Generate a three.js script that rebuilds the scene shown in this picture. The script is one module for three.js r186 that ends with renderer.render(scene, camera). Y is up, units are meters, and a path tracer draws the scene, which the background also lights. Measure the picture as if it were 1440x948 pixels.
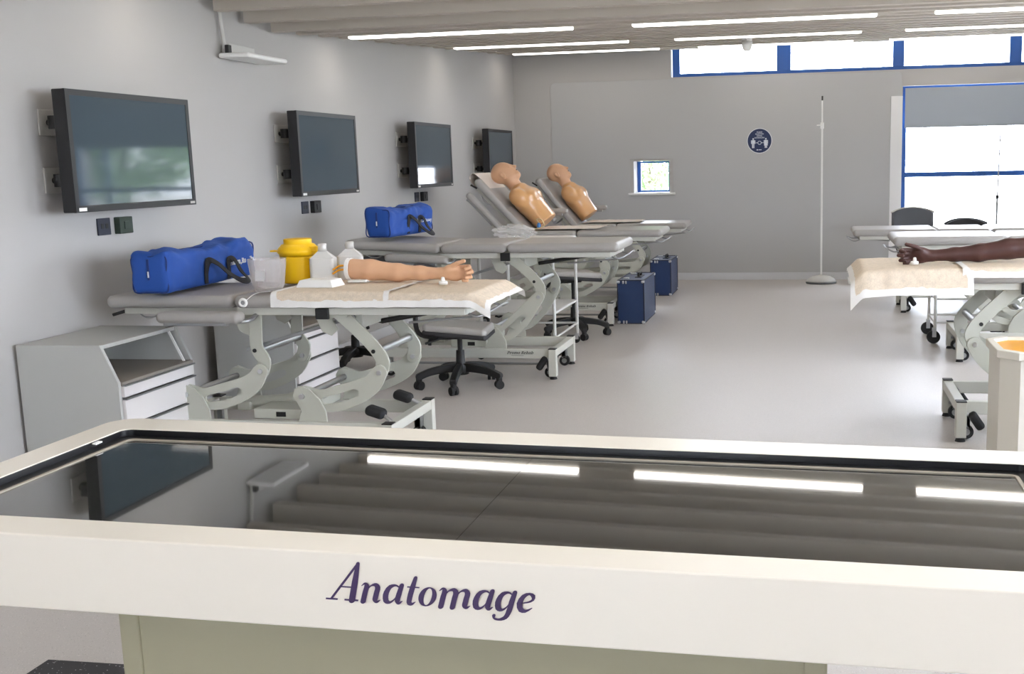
import * as THREE from 'three';
import { RoundedBoxGeometry } from 'three/addons/geometries/RoundedBoxGeometry.js';
import { TextGeometry } from 'three/addons/geometries/TextGeometry.js';
import { FontLoader } from 'three/addons/loaders/FontLoader.js';
import { mergeGeometries, toCreasedNormals } from 'three/addons/utils/BufferGeometryUtils.js';
import { RectAreaLightUniformsLib } from 'three/addons/lights/RectAreaLightUniformsLib.js';
import { ImprovedNoise } from 'three/addons/math/ImprovedNoise.js';

// ---------------------------------------------------------------- camera, sky, exposure
// x runs from the left wall, z from the back wall towards the camera, y up from the floor
const scene = new THREE.Scene();
const camera = new THREE.PerspectiveCamera(2 * Math.atan(474 / 1523.7) * 180 / Math.PI, 1440 / 948, 0.05, 200);
camera.position.set(3.553, 1.4, 12.938);
camera.rotation.order = 'YXZ';
camera.rotation.set(-0.15879, 0.17138, -0.02177);
camera.setViewOffset(1440, 948, -160.8, 0, 1440, 948);
scene.background = new THREE.Color().setRGB(0.9, 0.97, 1.09);
scene.backgroundIntensity = 13;
RectAreaLightUniformsLib.init();
const renderer = new THREE.WebGLRenderer({ antialias: true });
renderer.toneMapping = THREE.LinearToneMapping;
renderer.toneMappingExposure = 1.4;
renderer.shadowMap.enabled = true;
const LAMP = new THREE.Color().setRGB(1.0, 0.9, 0.77), LAMP_POWER = 8;

// ---------------------------------------------------------------- helpers
let seed = 20240;
const rnd = () => { seed = (seed * 1664525 + 1013904223) >>> 0; return seed / 4294967296; };
const noise = new ImprovedNoise();
const V = (x, y, z) => new THREE.Vector3(x, y, z);
const taken = {};
function numbered(n) { const k = taken[n] = (taken[n] ?? -1) + 1; return k ? n + '_' + String(k).padStart(3, '0') : n; }
function metreUV(g) {                       // uv in metres from the dominant face direction
  g.computeVertexNormals?.call && !g.attributes.normal && g.computeVertexNormals();
  const p = g.attributes.position, n = g.attributes.normal, uv = new Float32Array(p.count * 2);
  for (let i = 0; i < p.count; i++) {
    const a = Math.abs(n.getX(i)), b = Math.abs(n.getY(i)), c = Math.abs(n.getZ(i));
    let u = p.getX(i), v = p.getY(i);
    if (a > b && a > c) u = p.getZ(i); else if (b > c) v = p.getZ(i);
    uv[2 * i] = u; uv[2 * i + 1] = v;
  }
  g.setAttribute('uv', new THREE.BufferAttribute(uv, 2)); return g;
}
function clean(g) {
  g = g.index ? g.toNonIndexed() : g;
  for (const k of Object.keys(g.attributes)) if (!['position', 'normal', 'uv'].includes(k)) g.deleteAttribute(k);
  if (!g.attributes.normal) g.computeVertexNormals();
  if (!g.attributes.uv) metreUV(g);
  g.morphAttributes = {}; g.clearGroups(); return g;
}
const merge = (gs) => gs.length === 1 ? gs[0] : mergeGeometries(gs.map(clean));
function part(parent, name, gs, m, keepUV = false) {
  let g = Array.isArray(gs) ? merge(gs) : gs;
  if (!keepUV) metreUV(g);
  const o = new THREE.Mesh(g, m); o.name = name; o.castShadow = o.receiveShadow = true; parent.add(o); return o;
}
function thing(name, label, category, pos = [0, 0, 0], turn = 0, group) {
  const o = new THREE.Group(); o.name = numbered(name); o.position.set(...pos); o.rotation.y = turn;
  o.userData = { label, category }; if (group) o.userData.group = group; scene.add(o); return o;
}
function solo(name, label, category, gs, m, pos = [0, 0, 0], turn = 0, group, keepUV) {
  const o = part(scene, numbered(name), gs, m, keepUV); o.position.set(...pos); o.rotation.y = turn;
  o.userData = { label, category }; if (group) o.userData.group = group; return o;
}
function struct(name, gs, m, label, keepUV) {
  const o = part(scene, name, gs, m, keepUV); o.userData = { kind: 'structure', label }; return o;
}
const bx = (w, h, d, x = 0, y = 0, z = 0) => new THREE.BoxGeometry(w, h, d).translate(x, y, z);
const bb = (x0, x1, y0, y1, z0, z1) => bx(x1 - x0, y1 - y0, z1 - z0, (x0 + x1) / 2, (y0 + y1) / 2, (z0 + z1) / 2);
const rb = (w, h, d, r, x = 0, y = 0, z = 0, s = 3) => new RoundedBoxGeometry(w, h, d, s, Math.min(r, w / 2.01, h / 2.01, d / 2.01)).translate(x, y, z);
const rbb = (x0, x1, y0, y1, z0, z1, r, s = 3) => rb(x1 - x0, y1 - y0, z1 - z0, r, (x0 + x1) / 2, (y0 + y1) / 2, (z0 + z1) / 2, s);
function rod(a, b, r, seg = 10, r2 = r) {
  const d = b.clone().sub(a), g = new THREE.CylinderGeometry(r2, r, d.length(), seg);
  g.translate(0, d.length() / 2, 0);
  g.applyQuaternion(new THREE.Quaternion().setFromUnitVectors(V(0, 1, 0), d.normalize()));
  return g.translate(a.x, a.y, a.z);
}
const tube = (pts, r, n = 24, seg = 8, closed = false) => new THREE.TubeGeometry(new THREE.CatmullRomCurve3(pts, closed, 'centripetal'), n, r, seg, closed);
const lathe = (pts, seg = 32) => new THREE.LatheGeometry(pts.map(([a, b]) => new THREE.Vector2(a, b)), seg);
const poly = (pts) => { const s = new THREE.Shape(); pts.forEach(([x, y], i) => i ? s.lineTo(x, y) : s.moveTo(x, y)); s.closePath(); return s; };
function extr(shape, depth, bevel = 0, curve = 10) {
  return new THREE.ExtrudeGeometry(shape, { depth: depth - 2 * bevel, bevelEnabled: bevel > 0, bevelSize: bevel, bevelThickness: bevel, bevelSegments: 2, curveSegments: curve }).translate(0, 0, -depth / 2 + bevel);
}
function rrect(x0, x1, y0, y1, r, S = THREE.Shape) {
  const s = new S();
  s.moveTo(x0 + r, y0); s.lineTo(x1 - r, y0); s.absarc(x1 - r, y0 + r, r, -Math.PI / 2, 0); s.lineTo(x1, y1 - r); s.absarc(x1 - r, y1 - r, r, 0, Math.PI / 2);
  s.lineTo(x0 + r, y1); s.absarc(x0 + r, y1 - r, r, Math.PI / 2, Math.PI); s.lineTo(x0, y0 + r); s.absarc(x0 + r, y0 + r, r, Math.PI, Math.PI * 1.5); return s;
}
// a flat band of given width and thickness along points; side(t) gives the width direction
function ribbon(pts, side, w, th = 0.004, n = 40, flat = false) {
  const c = new THREE.CatmullRomCurve3(pts, false, 'centripetal'), pos = [], idx = [];
  for (let i = 0; i <= n; i++) {
    const t = i / n, p = c.getPoint(t), T = c.getTangent(t), S = (flat ? T.clone().cross(side) : side.clone().addScaledVector(T, -side.dot(T))).normalize(), N = T.clone().cross(S);
    for (const [a, b] of [[-1, -1], [1, -1], [1, 1], [-1, 1]]) { const q = p.clone().addScaledVector(S, a * w / 2).addScaledVector(N, b * th / 2); pos.push(q.x, q.y, q.z); }
  }
  for (let i = 0; i < n; i++) for (let k = 0; k < 4; k++) { const a = i * 4 + k, b = i * 4 + (k + 1) % 4; idx.push(a, b, a + 4, b, b + 4, a + 4); }
  idx.push(0, 2, 1, 0, 3, 2); const e = n * 4; idx.push(e, e + 1, e + 2, e, e + 2, e + 3);
  const g = new THREE.BufferGeometry(); g.setAttribute('position', new THREE.Float32BufferAttribute(pos, 3)); g.setIndex(idx);
  return toCreasedNormals(g, 0.9);
}
// a curved plate in the x-y plane round a centre line with half widths
function bandShape(P, W, n = 16) {
  const c = new THREE.CatmullRomCurve3(P.map(([x, y]) => V(x, y, 0))), L = [], R = [];
  const wl = (t) => { const f = t * (W.length - 1), i = Math.min(W.length - 2, Math.floor(f)); return W[i] + (W[i + 1] - W[i]) * (f - i); };
  for (let i = 0; i <= n; i++) {
    const t = i / n, p = c.getPoint(t), T = c.getTangent(t), w = wl(t);
    L.push([p.x - T.y * w, p.y + T.x * w]); R.unshift([p.x + T.y * w, p.y - T.x * w]);
  }
  const cap = (p, T, w, s) => { const o = []; for (let k = 1; k < 6; k++) { const a = Math.PI * k / 6; o.push([p.x + s * (-T.y * Math.cos(a) * w + T.x * Math.sin(a) * w), p.y + s * (T.x * Math.cos(a) * w + T.y * Math.sin(a) * w)]); } return o; };
  const e = cap(c.getPoint(1), c.getTangent(1), W[W.length - 1], 1), b = cap(c.getPoint(0), c.getTangent(0), W[0], -1);
  return { pts: [...L, ...e, ...R, ...b], curve: c };
}
// naive surface nets of a signed distance function
function sdfMesh(f, lo, hi, h) {
  const n = [0, 1, 2].map((k) => Math.ceil((hi[k] - lo[k]) / h) + 1), [nx, ny, nz] = n, F = new Float32Array(nx * ny * nz);
  const id = (i, j, k) => i + nx * (j + ny * k);
  for (let k = 0; k < nz; k++) for (let j = 0; j < ny; j++) for (let i = 0; i < nx; i++) F[id(i, j, k)] = f(lo[0] + i * h, lo[1] + j * h, lo[2] + k * h);
  const cell = new Int32Array(nx * ny * nz).fill(-1), pos = [], idx = [];
  const C = []; for (let c = 0; c < 8; c++) C.push([c & 1, (c >> 1) & 1, (c >> 2) & 1]);
  const E = []; for (let a = 0; a < 8; a++) for (let b = a + 1; b < 8; b++) { const d = a ^ b; if (d === 1 || d === 2 || d === 4) E.push([a, b]); }
  for (let k = 0; k < nz - 1; k++) for (let j = 0; j < ny - 1; j++) for (let i = 0; i < nx - 1; i++) {
    const v = C.map(([a, b, c]) => F[id(i + a, j + b, k + c)]); let m = 0; for (let c = 0; c < 8; c++) if (v[c] < 0) m |= 1 << c;
    if (m === 0 || m === 255) continue;
    let s = [0, 0, 0], q = 0;
    for (const [a, b] of E) if ((v[a] < 0) !== (v[b] < 0)) { const t = v[a] / (v[a] - v[b]); for (let d = 0; d < 3; d++) s[d] += C[a][d] + t * (C[b][d] - C[a][d]); q++; }
    cell[id(i, j, k)] = pos.length / 3; pos.push(lo[0] + (i + s[0] / q) * h, lo[1] + (j + s[1] / q) * h, lo[2] + (k + s[2] / q) * h);
  }
  const quad = (a, b, c, d, flip) => { if (a < 0 || b < 0 || c < 0 || d < 0) return; flip ? idx.push(a, c, b, a, d, c) : idx.push(a, b, c, a, c, d); };
  for (let k = 1; k < nz - 1; k++) for (let j = 1; j < ny - 1; j++) for (let i = 1; i < nx - 1; i++) {
    const s = F[id(i, j, k)] < 0;
    if (s !== F[id(i + 1, j, k)] < 0) quad(cell[id(i, j - 1, k - 1)], cell[id(i, j, k - 1)], cell[id(i, j, k)], cell[id(i, j - 1, k)], !s);
    if (s !== F[id(i, j + 1, k)] < 0) quad(cell[id(i - 1, j, k - 1)], cell[id(i - 1, j, k)], cell[id(i, j, k)], cell[id(i, j, k - 1)], !s);
    if (s !== F[id(i, j, k + 1)] < 0) quad(cell[id(i - 1, j - 1, k)], cell[id(i, j - 1, k)], cell[id(i, j, k)], cell[id(i - 1, j, k)], !s);
  }
  const g = new THREE.BufferGeometry(); g.setAttribute('position', new THREE.Float32BufferAttribute(pos, 3)); g.setIndex(idx); g.computeVertexNormals(); return g;
}
const cap = (a, b, ra, rb2 = ra) => { const d = [b[0] - a[0], b[1] - a[1], b[2] - a[2]], L = d[0] * d[0] + d[1] * d[1] + d[2] * d[2] || 1e-9; return (x, y, z) => { const t = Math.min(1, Math.max(0, ((x - a[0]) * d[0] + (y - a[1]) * d[1] + (z - a[2]) * d[2]) / L)); return Math.hypot(x - a[0] - t * d[0], y - a[1] - t * d[1], z - a[2] - t * d[2]) - (ra + (rb2 - ra) * t); }; };
const ell = (c, r) => (x, y, z) => { const a = (x - c[0]) / r[0], b = (y - c[1]) / r[1], d = (z - c[2]) / r[2], k = Math.hypot(a, b, d), m = Math.hypot(a / r[0], b / r[1], d / r[2]); return m < 1e-9 ? -Math.min(...r) : k * (k - 1) / m; };
const smin = (a, b, k) => { const h = Math.max(k - Math.abs(a - b), 0) / k; return Math.min(a, b) - h * h * k / 4; };

// ---------------------------------------------------------------- textures and materials
function dataTex(n, fn, srgb, rep = 1) {
  const d = new Uint8Array(n * n * 4);
  for (let j = 0; j < n; j++) for (let i = 0; i < n; i++) { const c = fn(i, j), o = 4 * (j * n + i); d[o] = c[0]; d[o + 1] = c[1]; d[o + 2] = c[2]; d[o + 3] = 255; }
  const t = new THREE.DataTexture(d, n, n); t.wrapS = t.wrapT = THREE.RepeatWrapping; t.magFilter = THREE.LinearFilter; t.minFilter = THREE.LinearMipmapLinearFilter; t.generateMipmaps = true;
  if (srgb) t.colorSpace = THREE.SRGBColorSpace; t.repeat.set(rep, rep); t.needsUpdate = true; return t;
}
const grain = dataTex(256, () => { const v = 110 + rnd() * 90; return [v, v, v]; }, false, 12);
const pebble = dataTex(256, (i, j) => { const v = 128 + 60 * noise.noise(i * .25, j * .25, 3.3) + 50 * noise.noise(i * .6, j * .6, 9.1); return [v, v, v]; }, false, 5);
const weave = dataTex(128, (i, j) => { const v = 120 + ((i >> 1) + (j >> 1)) % 2 * 70 + rnd() * 40; return [v, v, v]; }, false, 6);
const speck = (() => {                       // safety vinyl: pale ground with light and dark flecks, 0.6 m across
  const n = 1024, a = new Float32Array(n * n * 3);
  for (let i = 0; i < n * n; i++) { const v = 0.97 + rnd() * 0.05; a[3 * i] = 197 * v; a[3 * i + 1] = 191 * v; a[3 * i + 2] = 187 * v; }
  for (let k = 0; k < 9000; k++) {
    const x = rnd() * n | 0, y = rnd() * n | 0, s = 1 + (rnd() * 2.6 | 0), q = rnd(), c = q < .45 ? [228, 223, 218] : q < .8 ? [172, 166, 161] : [140, 135, 131];
    for (let dy = 0; dy < s; dy++) for (let dx = 0; dx < s; dx++) { const o = 3 * (((y + dy) % n) * n + (x + dx) % n); a[o] = c[0]; a[o + 1] = c[1]; a[o + 2] = c[2]; }
  }
  return dataTex(n, (i, j) => { const o = 3 * (j * n + i); return [a[o], a[o + 1], a[o + 2]]; }, true, 1 / 0.7);
})();
const darkSpeck = (() => {
  const n = 512, a = new Uint8Array(n * n).fill(46);
  for (let k = 0; k < 420; k++) { const x = rnd() * n | 0, y = rnd() * n | 0, s = 1 + (rnd() * 4 | 0); for (let dy = 0; dy < s; dy++) for (let dx = 0; dx < s; dx++) a[((y + dy) % n) * n + (x + dx) % n] = 150 + rnd() * 70; }
  return dataTex(n, (i, j) => { const v = a[j * n + i]; return [v, v - 1, v + 3]; }, true, 2.4);
})();
const padTex = (() => {                      // absorbent pad: tan quilted middle, white film border
  const n = 512;
  return dataTex(n, (i, j) => {
    const u = i / n, v = j / n, e = Math.min(u, 1 - u, v, 1 - v) + 0.016 * noise.noise(i * .03, j * .03, 1);
    if (e < 0.05) { const w = 232 + rnd() * 8; return [w, w - 2, w - 5]; }
    const m = 1 + 0.05 * noise.noise(i * .05, j * .05, 5) + 0.05 * noise.noise(i * .18, j * .18, 2) + (rnd() - .5) * .05;
    return [221 * m, 206 * m, 186 * m].map((q) => Math.min(255, q));
  }, true);
})();
const std = (c, roughness = 0.6, o = {}) => new THREE.MeshPhysicalMaterial({ color: new THREE.Color(c), roughness, ...o });
const M = {
  wall: std('#b9b7b5', 0.85, { bumpMap: grain, bumpScale: 0.0004 }),
  panel: std('#b9b9b9', 0.5),
  ceiling: std('#d6d2cb', 0.9),
  beam: std('#c9c1b6', 0.7),
  floor: std('#ffffff', 0.38, { map: speck, bumpMap: grain, bumpScale: 0.0002 }),
  skirting: std('#d2d3d6', 0.5),
  mat: std('#ffffff', 0.6, { map: darkSpeck }),
  blueFrame: std('#1f57a4', 0.4),
  glass: new THREE.MeshPhysicalMaterial({ color: '#ffffff', transmission: 1, roughness: 0, thickness: 0, ior: 1.45 }),
  reveal: std('#eeeeee', 0.7),
  blind: std('#aeb5bd', 0.9, { transmission: 0.1, thickness: 0, bumpMap: weave, bumpScale: 0.0005 }),
  tvBlack: std('#1b1c1f', 0.45),
  tvScreen: std('#46525a', 0.05, { specularIntensity: 0.48 }),
  bracket: std('#c9c7c2', 0.5), black: std('#17181a', 0.5), rubber: std('#1d1e20', 0.75),
  navyPlate: std('#23283a', 0.5), greenPlate: std('#2b3a31', 0.5),
  frame: std('#bcbdb2', 0.42), framePale: std('#cbcbc2', 0.45),
  vinyl: std('#a4a19d', 0.36, { bumpMap: pebble, bumpScale: 0.0006 }),
  vinylDark: std('#77777a', 0.45, { bumpMap: pebble, bumpScale: 0.0006 }),
  chrome: std('#d9dbde', 0.34, { metalness: 1 }), steel: std('#a9abad', 0.35, { metalness: 0.9 }),
  cabinet: std('#b9bab7', 0.5), cabinetFront: std('#dedad9', 0.45), handle: std('#8d8f90', 0.3, { metalness: 0.8 }), shelf: std('#8b857d', 0.6),
  bag: std('#1b4a9c', 0.75, { bumpMap: weave, bumpScale: 0.0008, sheen: 0.3, sheenColor: new THREE.Color('#5f86d8'), sheenRoughness: 0.6 }),
  bagEdge: std('#122f70', 0.7), strap: std('#1b1c22', 0.8, { bumpMap: weave, bumpScale: 0.0008 }), white: std('#f1f1ef', 0.55),
  yellow: std('#fdc908', 0.4), yellowLid: std('#f0a81e', 0.35), clear: new THREE.MeshPhysicalMaterial({ color: '#f4f2f2', transmission: 0.85, roughness: 0.28, thickness: 0, ior: 1.4 }),
  bottle: std('#e9e8e5', 0.45, { transmission: 0.25, thickness: 0 }), label: std('#f6f6f4', 0.6), print: std('#7c7f86', 0.7),
  skin: std('#dbac88', 0.45, { bumpMap: pebble, bumpScale: 0.0004 }), torso: std('#dba66e', 0.28, { clearcoat: 0.5, clearcoatRoughness: 0.2 }), darkSkin: std('#4a2c28', 0.4, { bumpMap: pebble, bumpScale: 0.0004 }), mouth: std('#43201c', 0.5), nail: std('#e0b896', 0.35),
  pad: std('#ffffff', 0.9, { map: padTex }), paper: std('#e4dad0', 0.9, { bumpMap: pebble, bumpScale: 0.001 }),
  film: new THREE.MeshPhysicalMaterial({ color: '#f4f4f4', transmission: 0.7, roughness: 0.25, thickness: 0, ior: 1.35 }),
  caseBlue: std('#243a63', 0.42, { bumpMap: pebble, bumpScale: 0.0008 }), caseTrim: std('#161d33', 0.5),
  tableWhite: std('#f5eee1', 0.3, { clearcoat: 0.4, clearcoatRoughness: 0.15 }), tableBase: std('#bab498', 0.5), bezel: std('#0b0c10', 0.4), gasket: std('#a79f90', 0.4),
  screen: std('#262826', 0.04, { clearcoat: 1, clearcoatRoughness: 0.02 }), logo: std('#43305a', 0.5),
  tubeWhite: std('#dededb', 0.35), lens: std('#6c6f74', 0.4), sign: std('#ffffff', 0.5), bulbBlue: std('#4a86c9', 0.4), cable: std('#c8b78a', 0.5), orange: std('#d5522a', 0.5),
  chairGrey: std('#666a70', 0.8, { bumpMap: weave, bumpScale: 0.0008 }), chairBlack: std('#2e2d30', 0.7), shell: std('#cfcdc5', 0.4),
  lampBody: std('#e6e6e4', 0.5), binWhite: std('#dcd8cd', 0.45), scale: std('#3c4650', 0.4), device: std('#c9c8c4', 0.5), soil: std('#c9c6bd', 0.95), bark: std('#5a4a3c', 0.9),
  leafA: std('#7f9d6a', 0.8, { transmission: 0.3, thickness: 0 }), leafB: std('#a9c29b', 0.8, { transmission: 0.3, thickness: 0 }),
};
const glow = new THREE.MeshStandardMaterial({ color: '#ffffff', emissive: new THREE.Color().setRGB(1, 0.97, 0.93), emissiveIntensity: 3 });

// ---------------------------------------------------------------- room shell
const W = 6.6, L = 15.0, HW = 3.3;
const hc = (z) => z < 6.12 ? 2.298 + (6.12 - z) * 0.0655 : 2.298 + (z - 6.12) * 0.075;   // underside of the beams: two planes meeting in a valley
struct('floor', bb(-0.3, W + 0.3, -0.15, 0, -0.45, L + 0.3), M.floor, 'pale speckled vinyl floor');
struct('wall_left', bb(-0.2, 0, 0, HW, 0, L), M.wall, 'white painted wall carrying the screens');
const SIDE = [[4.7, 6.7, 2.1], [8.1, 10.0, 2.3], [10.6, 12.7, 2.4]], BEHIND = [[2.0, 3.1]];   // windows right of the frame and behind the viewer (z, x ranges)
{
  const s = rrect(-0.4, L + 0.2, 0, HW, 0.001); for (const [a, b, h] of SIDE) s.holes.push(rrect(a, b, 0.8, h, 0.0005, THREE.Path));
  struct('wall_right', extr(s, 0.2).rotateY(-Math.PI / 2).translate(W + 0.1, 0, 0), M.wall, 'white painted right wall with a row of windows');
  const f = rrect(-0.2, W, 0, HW, 0.001); for (const [a, b] of BEHIND) f.holes.push(rrect(a, b, 0.8, 2.1, 0.0005, THREE.Path));
  struct('wall_front', extr(f, 0.2).translate(0, 0, L + 0.1), M.wall, 'white painted wall with windows behind the viewer');
}
{
  const s = rrect(-0.2, W, 0, HW, 0.001);
  const hole = (x0, x1, y0, y1) => s.holes.push(rrect(x0, x1, y0, y1, 0.0005, THREE.Path));
  hole(1.447, 1.876, 1.047, 1.422); hole(1.91, 6.42, 2.385, 2.86); hole(4.56, 6.42, 0.32, 2.2);
  struct('wall_back', extr(s, 0.4).translate(0, 0, -0.2), M.wall, 'white end wall with blue framed windows');
}
{
  const prof = poly([[-0.2, hc(-0.2) + 0.19], [6.12, hc(6.12) + 0.19], [L, hc(L) + 0.19], [L, 3.6], [-0.2, 3.6]]);
  const roof = struct('ceiling', extr(prof, W + 0.4).rotateY(-Math.PI / 2).translate(W / 2, 0, 0), M.ceiling, 'pale ceiling folded to a shallow valley, hung with beams');
  const beamG = metreUV(bx(W - 0.1, 0.2, 0.068));
  for (let k = -22; k <= 20; k++) {
    const z = 7.074 - 0.349 * k + 0.034; if (z > L - 0.1 || z < 0.05) continue;
    const o = part(roof, 'beam', beamG, M.beam, true); o.position.set(W / 2, hc(z) + 0.1, z);
  }
}
struct('baseboard_back', rbb(0.0, 4.55, 0, 0.085, 0, 0.016, 0.004), M.skirting, 'low pale skirting along the end wall');
struct('baseboard_left', rbb(0, 0.016, 0, 0.085, 0.016, L, 0.004), M.skirting, 'low pale skirting along the left wall');
{ // faint raised board on the end wall
  const s = rrect(0.457, 4.545, 0.087, 2.365, 0.06); s.holes.push(rrect(1.40, 1.92, 1.0, 1.45, 0.002, THREE.Path));
  solo('wall_panel', 'large flush white board with rounded corner on the end wall', 'wall panel', extr(s, 0.006, 0.002, 6), M.panel, [0, 0, 0.003]);
}
function windowUnit(name, label, x0, x1, y0, y1, z, bars, fw = 0.07) {
  const o = new THREE.Group(); o.name = name; o.userData = { kind: 'structure', label }; scene.add(o);
  const d = 0.06;
  part(o, 'window_frame', [bb(x0, x0 + fw, y0, y1, z - d, z), bb(x1 - fw, x1, y0, y1, z - d, z), bb(x0 + fw, x1 - fw, y0, y0 + fw * .5, z - d, z), bb(x0 + fw, x1 - fw, y1 - fw * .5, y1, z - d, z)], M.blueFrame);
  let xs = [x0 + fw]; for (const b of bars.v || []) { part(o, 'mullion', rbb(b[0], b[1], y0 + fw * .5, y1 - fw * .5, z - d, z + 0.005, 0.004), M.blueFrame); xs.push(b[0], b[1]); } xs.push(x1 - fw);
  let ys = [y0 + fw * .5]; for (const b of bars.h || []) { part(o, 'transom', rbb(x0 + fw, x1 - fw, b[0], b[1], z - d, z + 0.005, 0.004), M.blueFrame); ys.push(b[0], b[1]); } ys.push(y1 - fw * .5);
  for (let i = 0; i < xs.length; i += 2) for (let j = 0; j < ys.length; j += 2) part(o, 'pane', bb(xs[i], xs[i + 1], ys[j], ys[j + 1], z - d / 2 - 0.003, z - d / 2 + 0.003), M.glass);
  return o;
}
windowUnit('window_1', 'row of blue framed high windows under the beams', 1.925, 6.41, 2.385, 2.85, -0.06, { v: [[3.139, 3.301], [4.449, 4.574], [5.72, 5.85]] }, 0.085);
windowUnit('window_2', 'tall blue framed window half covered by the blind', 4.562, 6.41, 0.33, 2.2, -0.08, { v: [[5.95, 6.0]], h: [[1.172, 1.228]] }, 0.05);
const w3 = windowUnit('window_3', 'small square blue framed window in the end wall', 1.449, 1.874, 1.05, 1.42, -0.27, {}, 0.042);
part(w3, 'window_sill', rbb(1.38, 1.945, 1.022, 1.046, -0.27, 0.03, 0.004), M.reveal);
SIDE.forEach(([a, b, h], i) => { const o = windowUnit('window_' + (4 + i), 'blue framed window in the right wall', a, b, 0.8, h, 0, { v: [[(a + b) / 2 - 0.03, (a + b) / 2 + 0.03]] }, 0.06); o.rotation.y = -Math.PI / 2; o.position.x = W + 0.12; });
BEHIND.forEach(([a, b], i) => { const o = windowUnit('window_' + (7 + i), 'blue framed window behind the viewer', -b, -a, 0.8, 2.1, 0, { v: [[-(a + b) / 2 - 0.03, -(a + b) / 2 + 0.03]] }, 0.06); o.rotation.y = Math.PI; o.position.z = L + 0.12; });
struct('trim_1', rbb(4.43, 4.56, 0.085, 2.09, 0.0065, 0.02, 0.004), M.reveal, 'white window trim beside the blue frame');
{
  const o = thing('roller_blind', 'grey roller blind pulled part way down the big window', 'blind', [5.49, 1.73, -0.02]);
  part(o, 'fabric', bb(-0.9, 0.9, 0.012, 0.446, -0.0015, 0.0015), M.blind);
  part(o, 'bottom_bar', rbb(-0.9, 0.9, 0, 0.02, -0.006, 0.006, 0.004), M.blind);
}
// ---------------------------------------------------------------- outside
struct('ground_outside', bb(-40, 60, -0.35, -0.16, -60, 70), M.soil, 'pale ground outside the windows');
function tree(x, z, h, r, label) {
  const o = thing('tree', label, 'tree', [x, -0.16, z], 0, 'trees outside');
  part(o, 'trunk', lathe([[0.16, 0], [0.12, 0.6], [0.1, h * 0.5], [0.05, h * 0.8]], 10), M.bark);
  for (const [nm, m] of [['foliage', M.leafA], ['foliage', M.leafB]]) {
    const pos = [], idx = [];
    for (let k = 0; k < 5200; k++) {
      const a = rnd() * 6.283, b = Math.acos(2 * rnd() - 1), q = Math.cbrt(0.25 + 0.75 * rnd()), s = 0.05 + rnd() * 0.06;
      const lump = 1 + 0.35 * noise.noise(Math.sin(b) * Math.cos(a) * 2 + x, Math.cos(b) * 2, Math.sin(b) * Math.sin(a) * 2 + z);
      const c = V(Math.sin(b) * Math.cos(a) * r * q * lump, h * 0.62 + Math.cos(b) * h * 0.42 * q * lump, Math.sin(b) * Math.sin(a) * r * q * lump);
      const u = V(rnd() - .5, rnd() - .5, rnd() - .5).normalize(), w = u.clone().cross(V(rnd() - .5, rnd() - .5, rnd() - .5)).normalize();
      const i = pos.length / 3; for (const [p, t] of [[-1, 0], [0, -.5], [1, 0], [0, .5]]) { const e = c.clone().addScaledVector(u, p * s).addScaledVector(w, t * s); pos.push(e.x, e.y, e.z); }
      idx.push(i, i + 1, i + 2, i, i + 2, i + 3);
    }
    const g = new THREE.BufferGeometry(); g.setAttribute('position', new THREE.Float32BufferAttribute(pos, 3)); g.setIndex(idx); g.computeVertexNormals();
    part(o, nm, g, m).userData.kind = 'stuff';
  }
}
tree(0.25, -9.5, 2.9, 2.4, 'leafy tree seen through the small square window');

tree(8.9, -9.5, 3.4, 1.3, 'round leafy tree outside, mirrored in the nearest wall screen');
tree(13.2, -8.2, 4.2, 1.6, 'tall leafy tree outside, right of the other trees');
tree(15.5, -14.5, 4.4, 2.3, 'leafy tree outside, farthest from the building');

// ---------------------------------------------------------------- ceiling lamps
for (const [r, z] of [0.65, 2.745, 5.165, 7.61, 10.05, 12.5, 14.36].entries()) for (const [c, x0] of [0.19, 2.3, 4.36].entries()) {
  const y = hc(z), len = c === 2 ? 1.68 : 1.68;
  const row = ['row nearest the end wall', 'second row from the end wall', 'row over the raised couches', 'row over the near couches', 'row above the big screen table', 'row behind the viewer', 'last row behind the viewer'][r];
  const o = thing('linear_light', `slim white strip light between beams, ${['left', 'middle', 'right'][c]} of the ${row}`, 'light', [x0 + len / 2, y, z], 0, 'strip lights between the beams');
  part(o, 'housing', rbb(-len / 2, len / 2, 0.012, 0.08, -0.034, 0.034, 0.004), M.lampBody);
  part(o, 'diffuser', rbb(-len / 2, len / 2, -0.014, 0.012, -0.034, 0.034, 0.01), glow);
  const l = new THREE.RectAreaLight(LAMP, LAMP_POWER, len, 0.07); l.position.set(0, -0.018, 0); l.lookAt(0, -1, 0); l.rotation.set(-Math.PI / 2, 0, 0); l.castShadow = true; o.add(l);
}
{
  const o = thing('ceiling_sensor', 'small white dome sensor hanging below the beams', 'sensor', [2.93, hc(2.2) - 0.004, 2.2]);
  part(o, 'neck', lathe([[0, 0.02], [0.05, 0.02], [0.045, -0.02], [0, -0.02]].map(([a, b]) => [a, b]), 20), M.white);
  part(o, 'dome', lathe([[0, -0.115], [0.025, -0.11], [0.042, -0.09], [0.05, -0.055], [0.05, -0.02], [0, -0.02]], 24), M.white);
}
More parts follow.
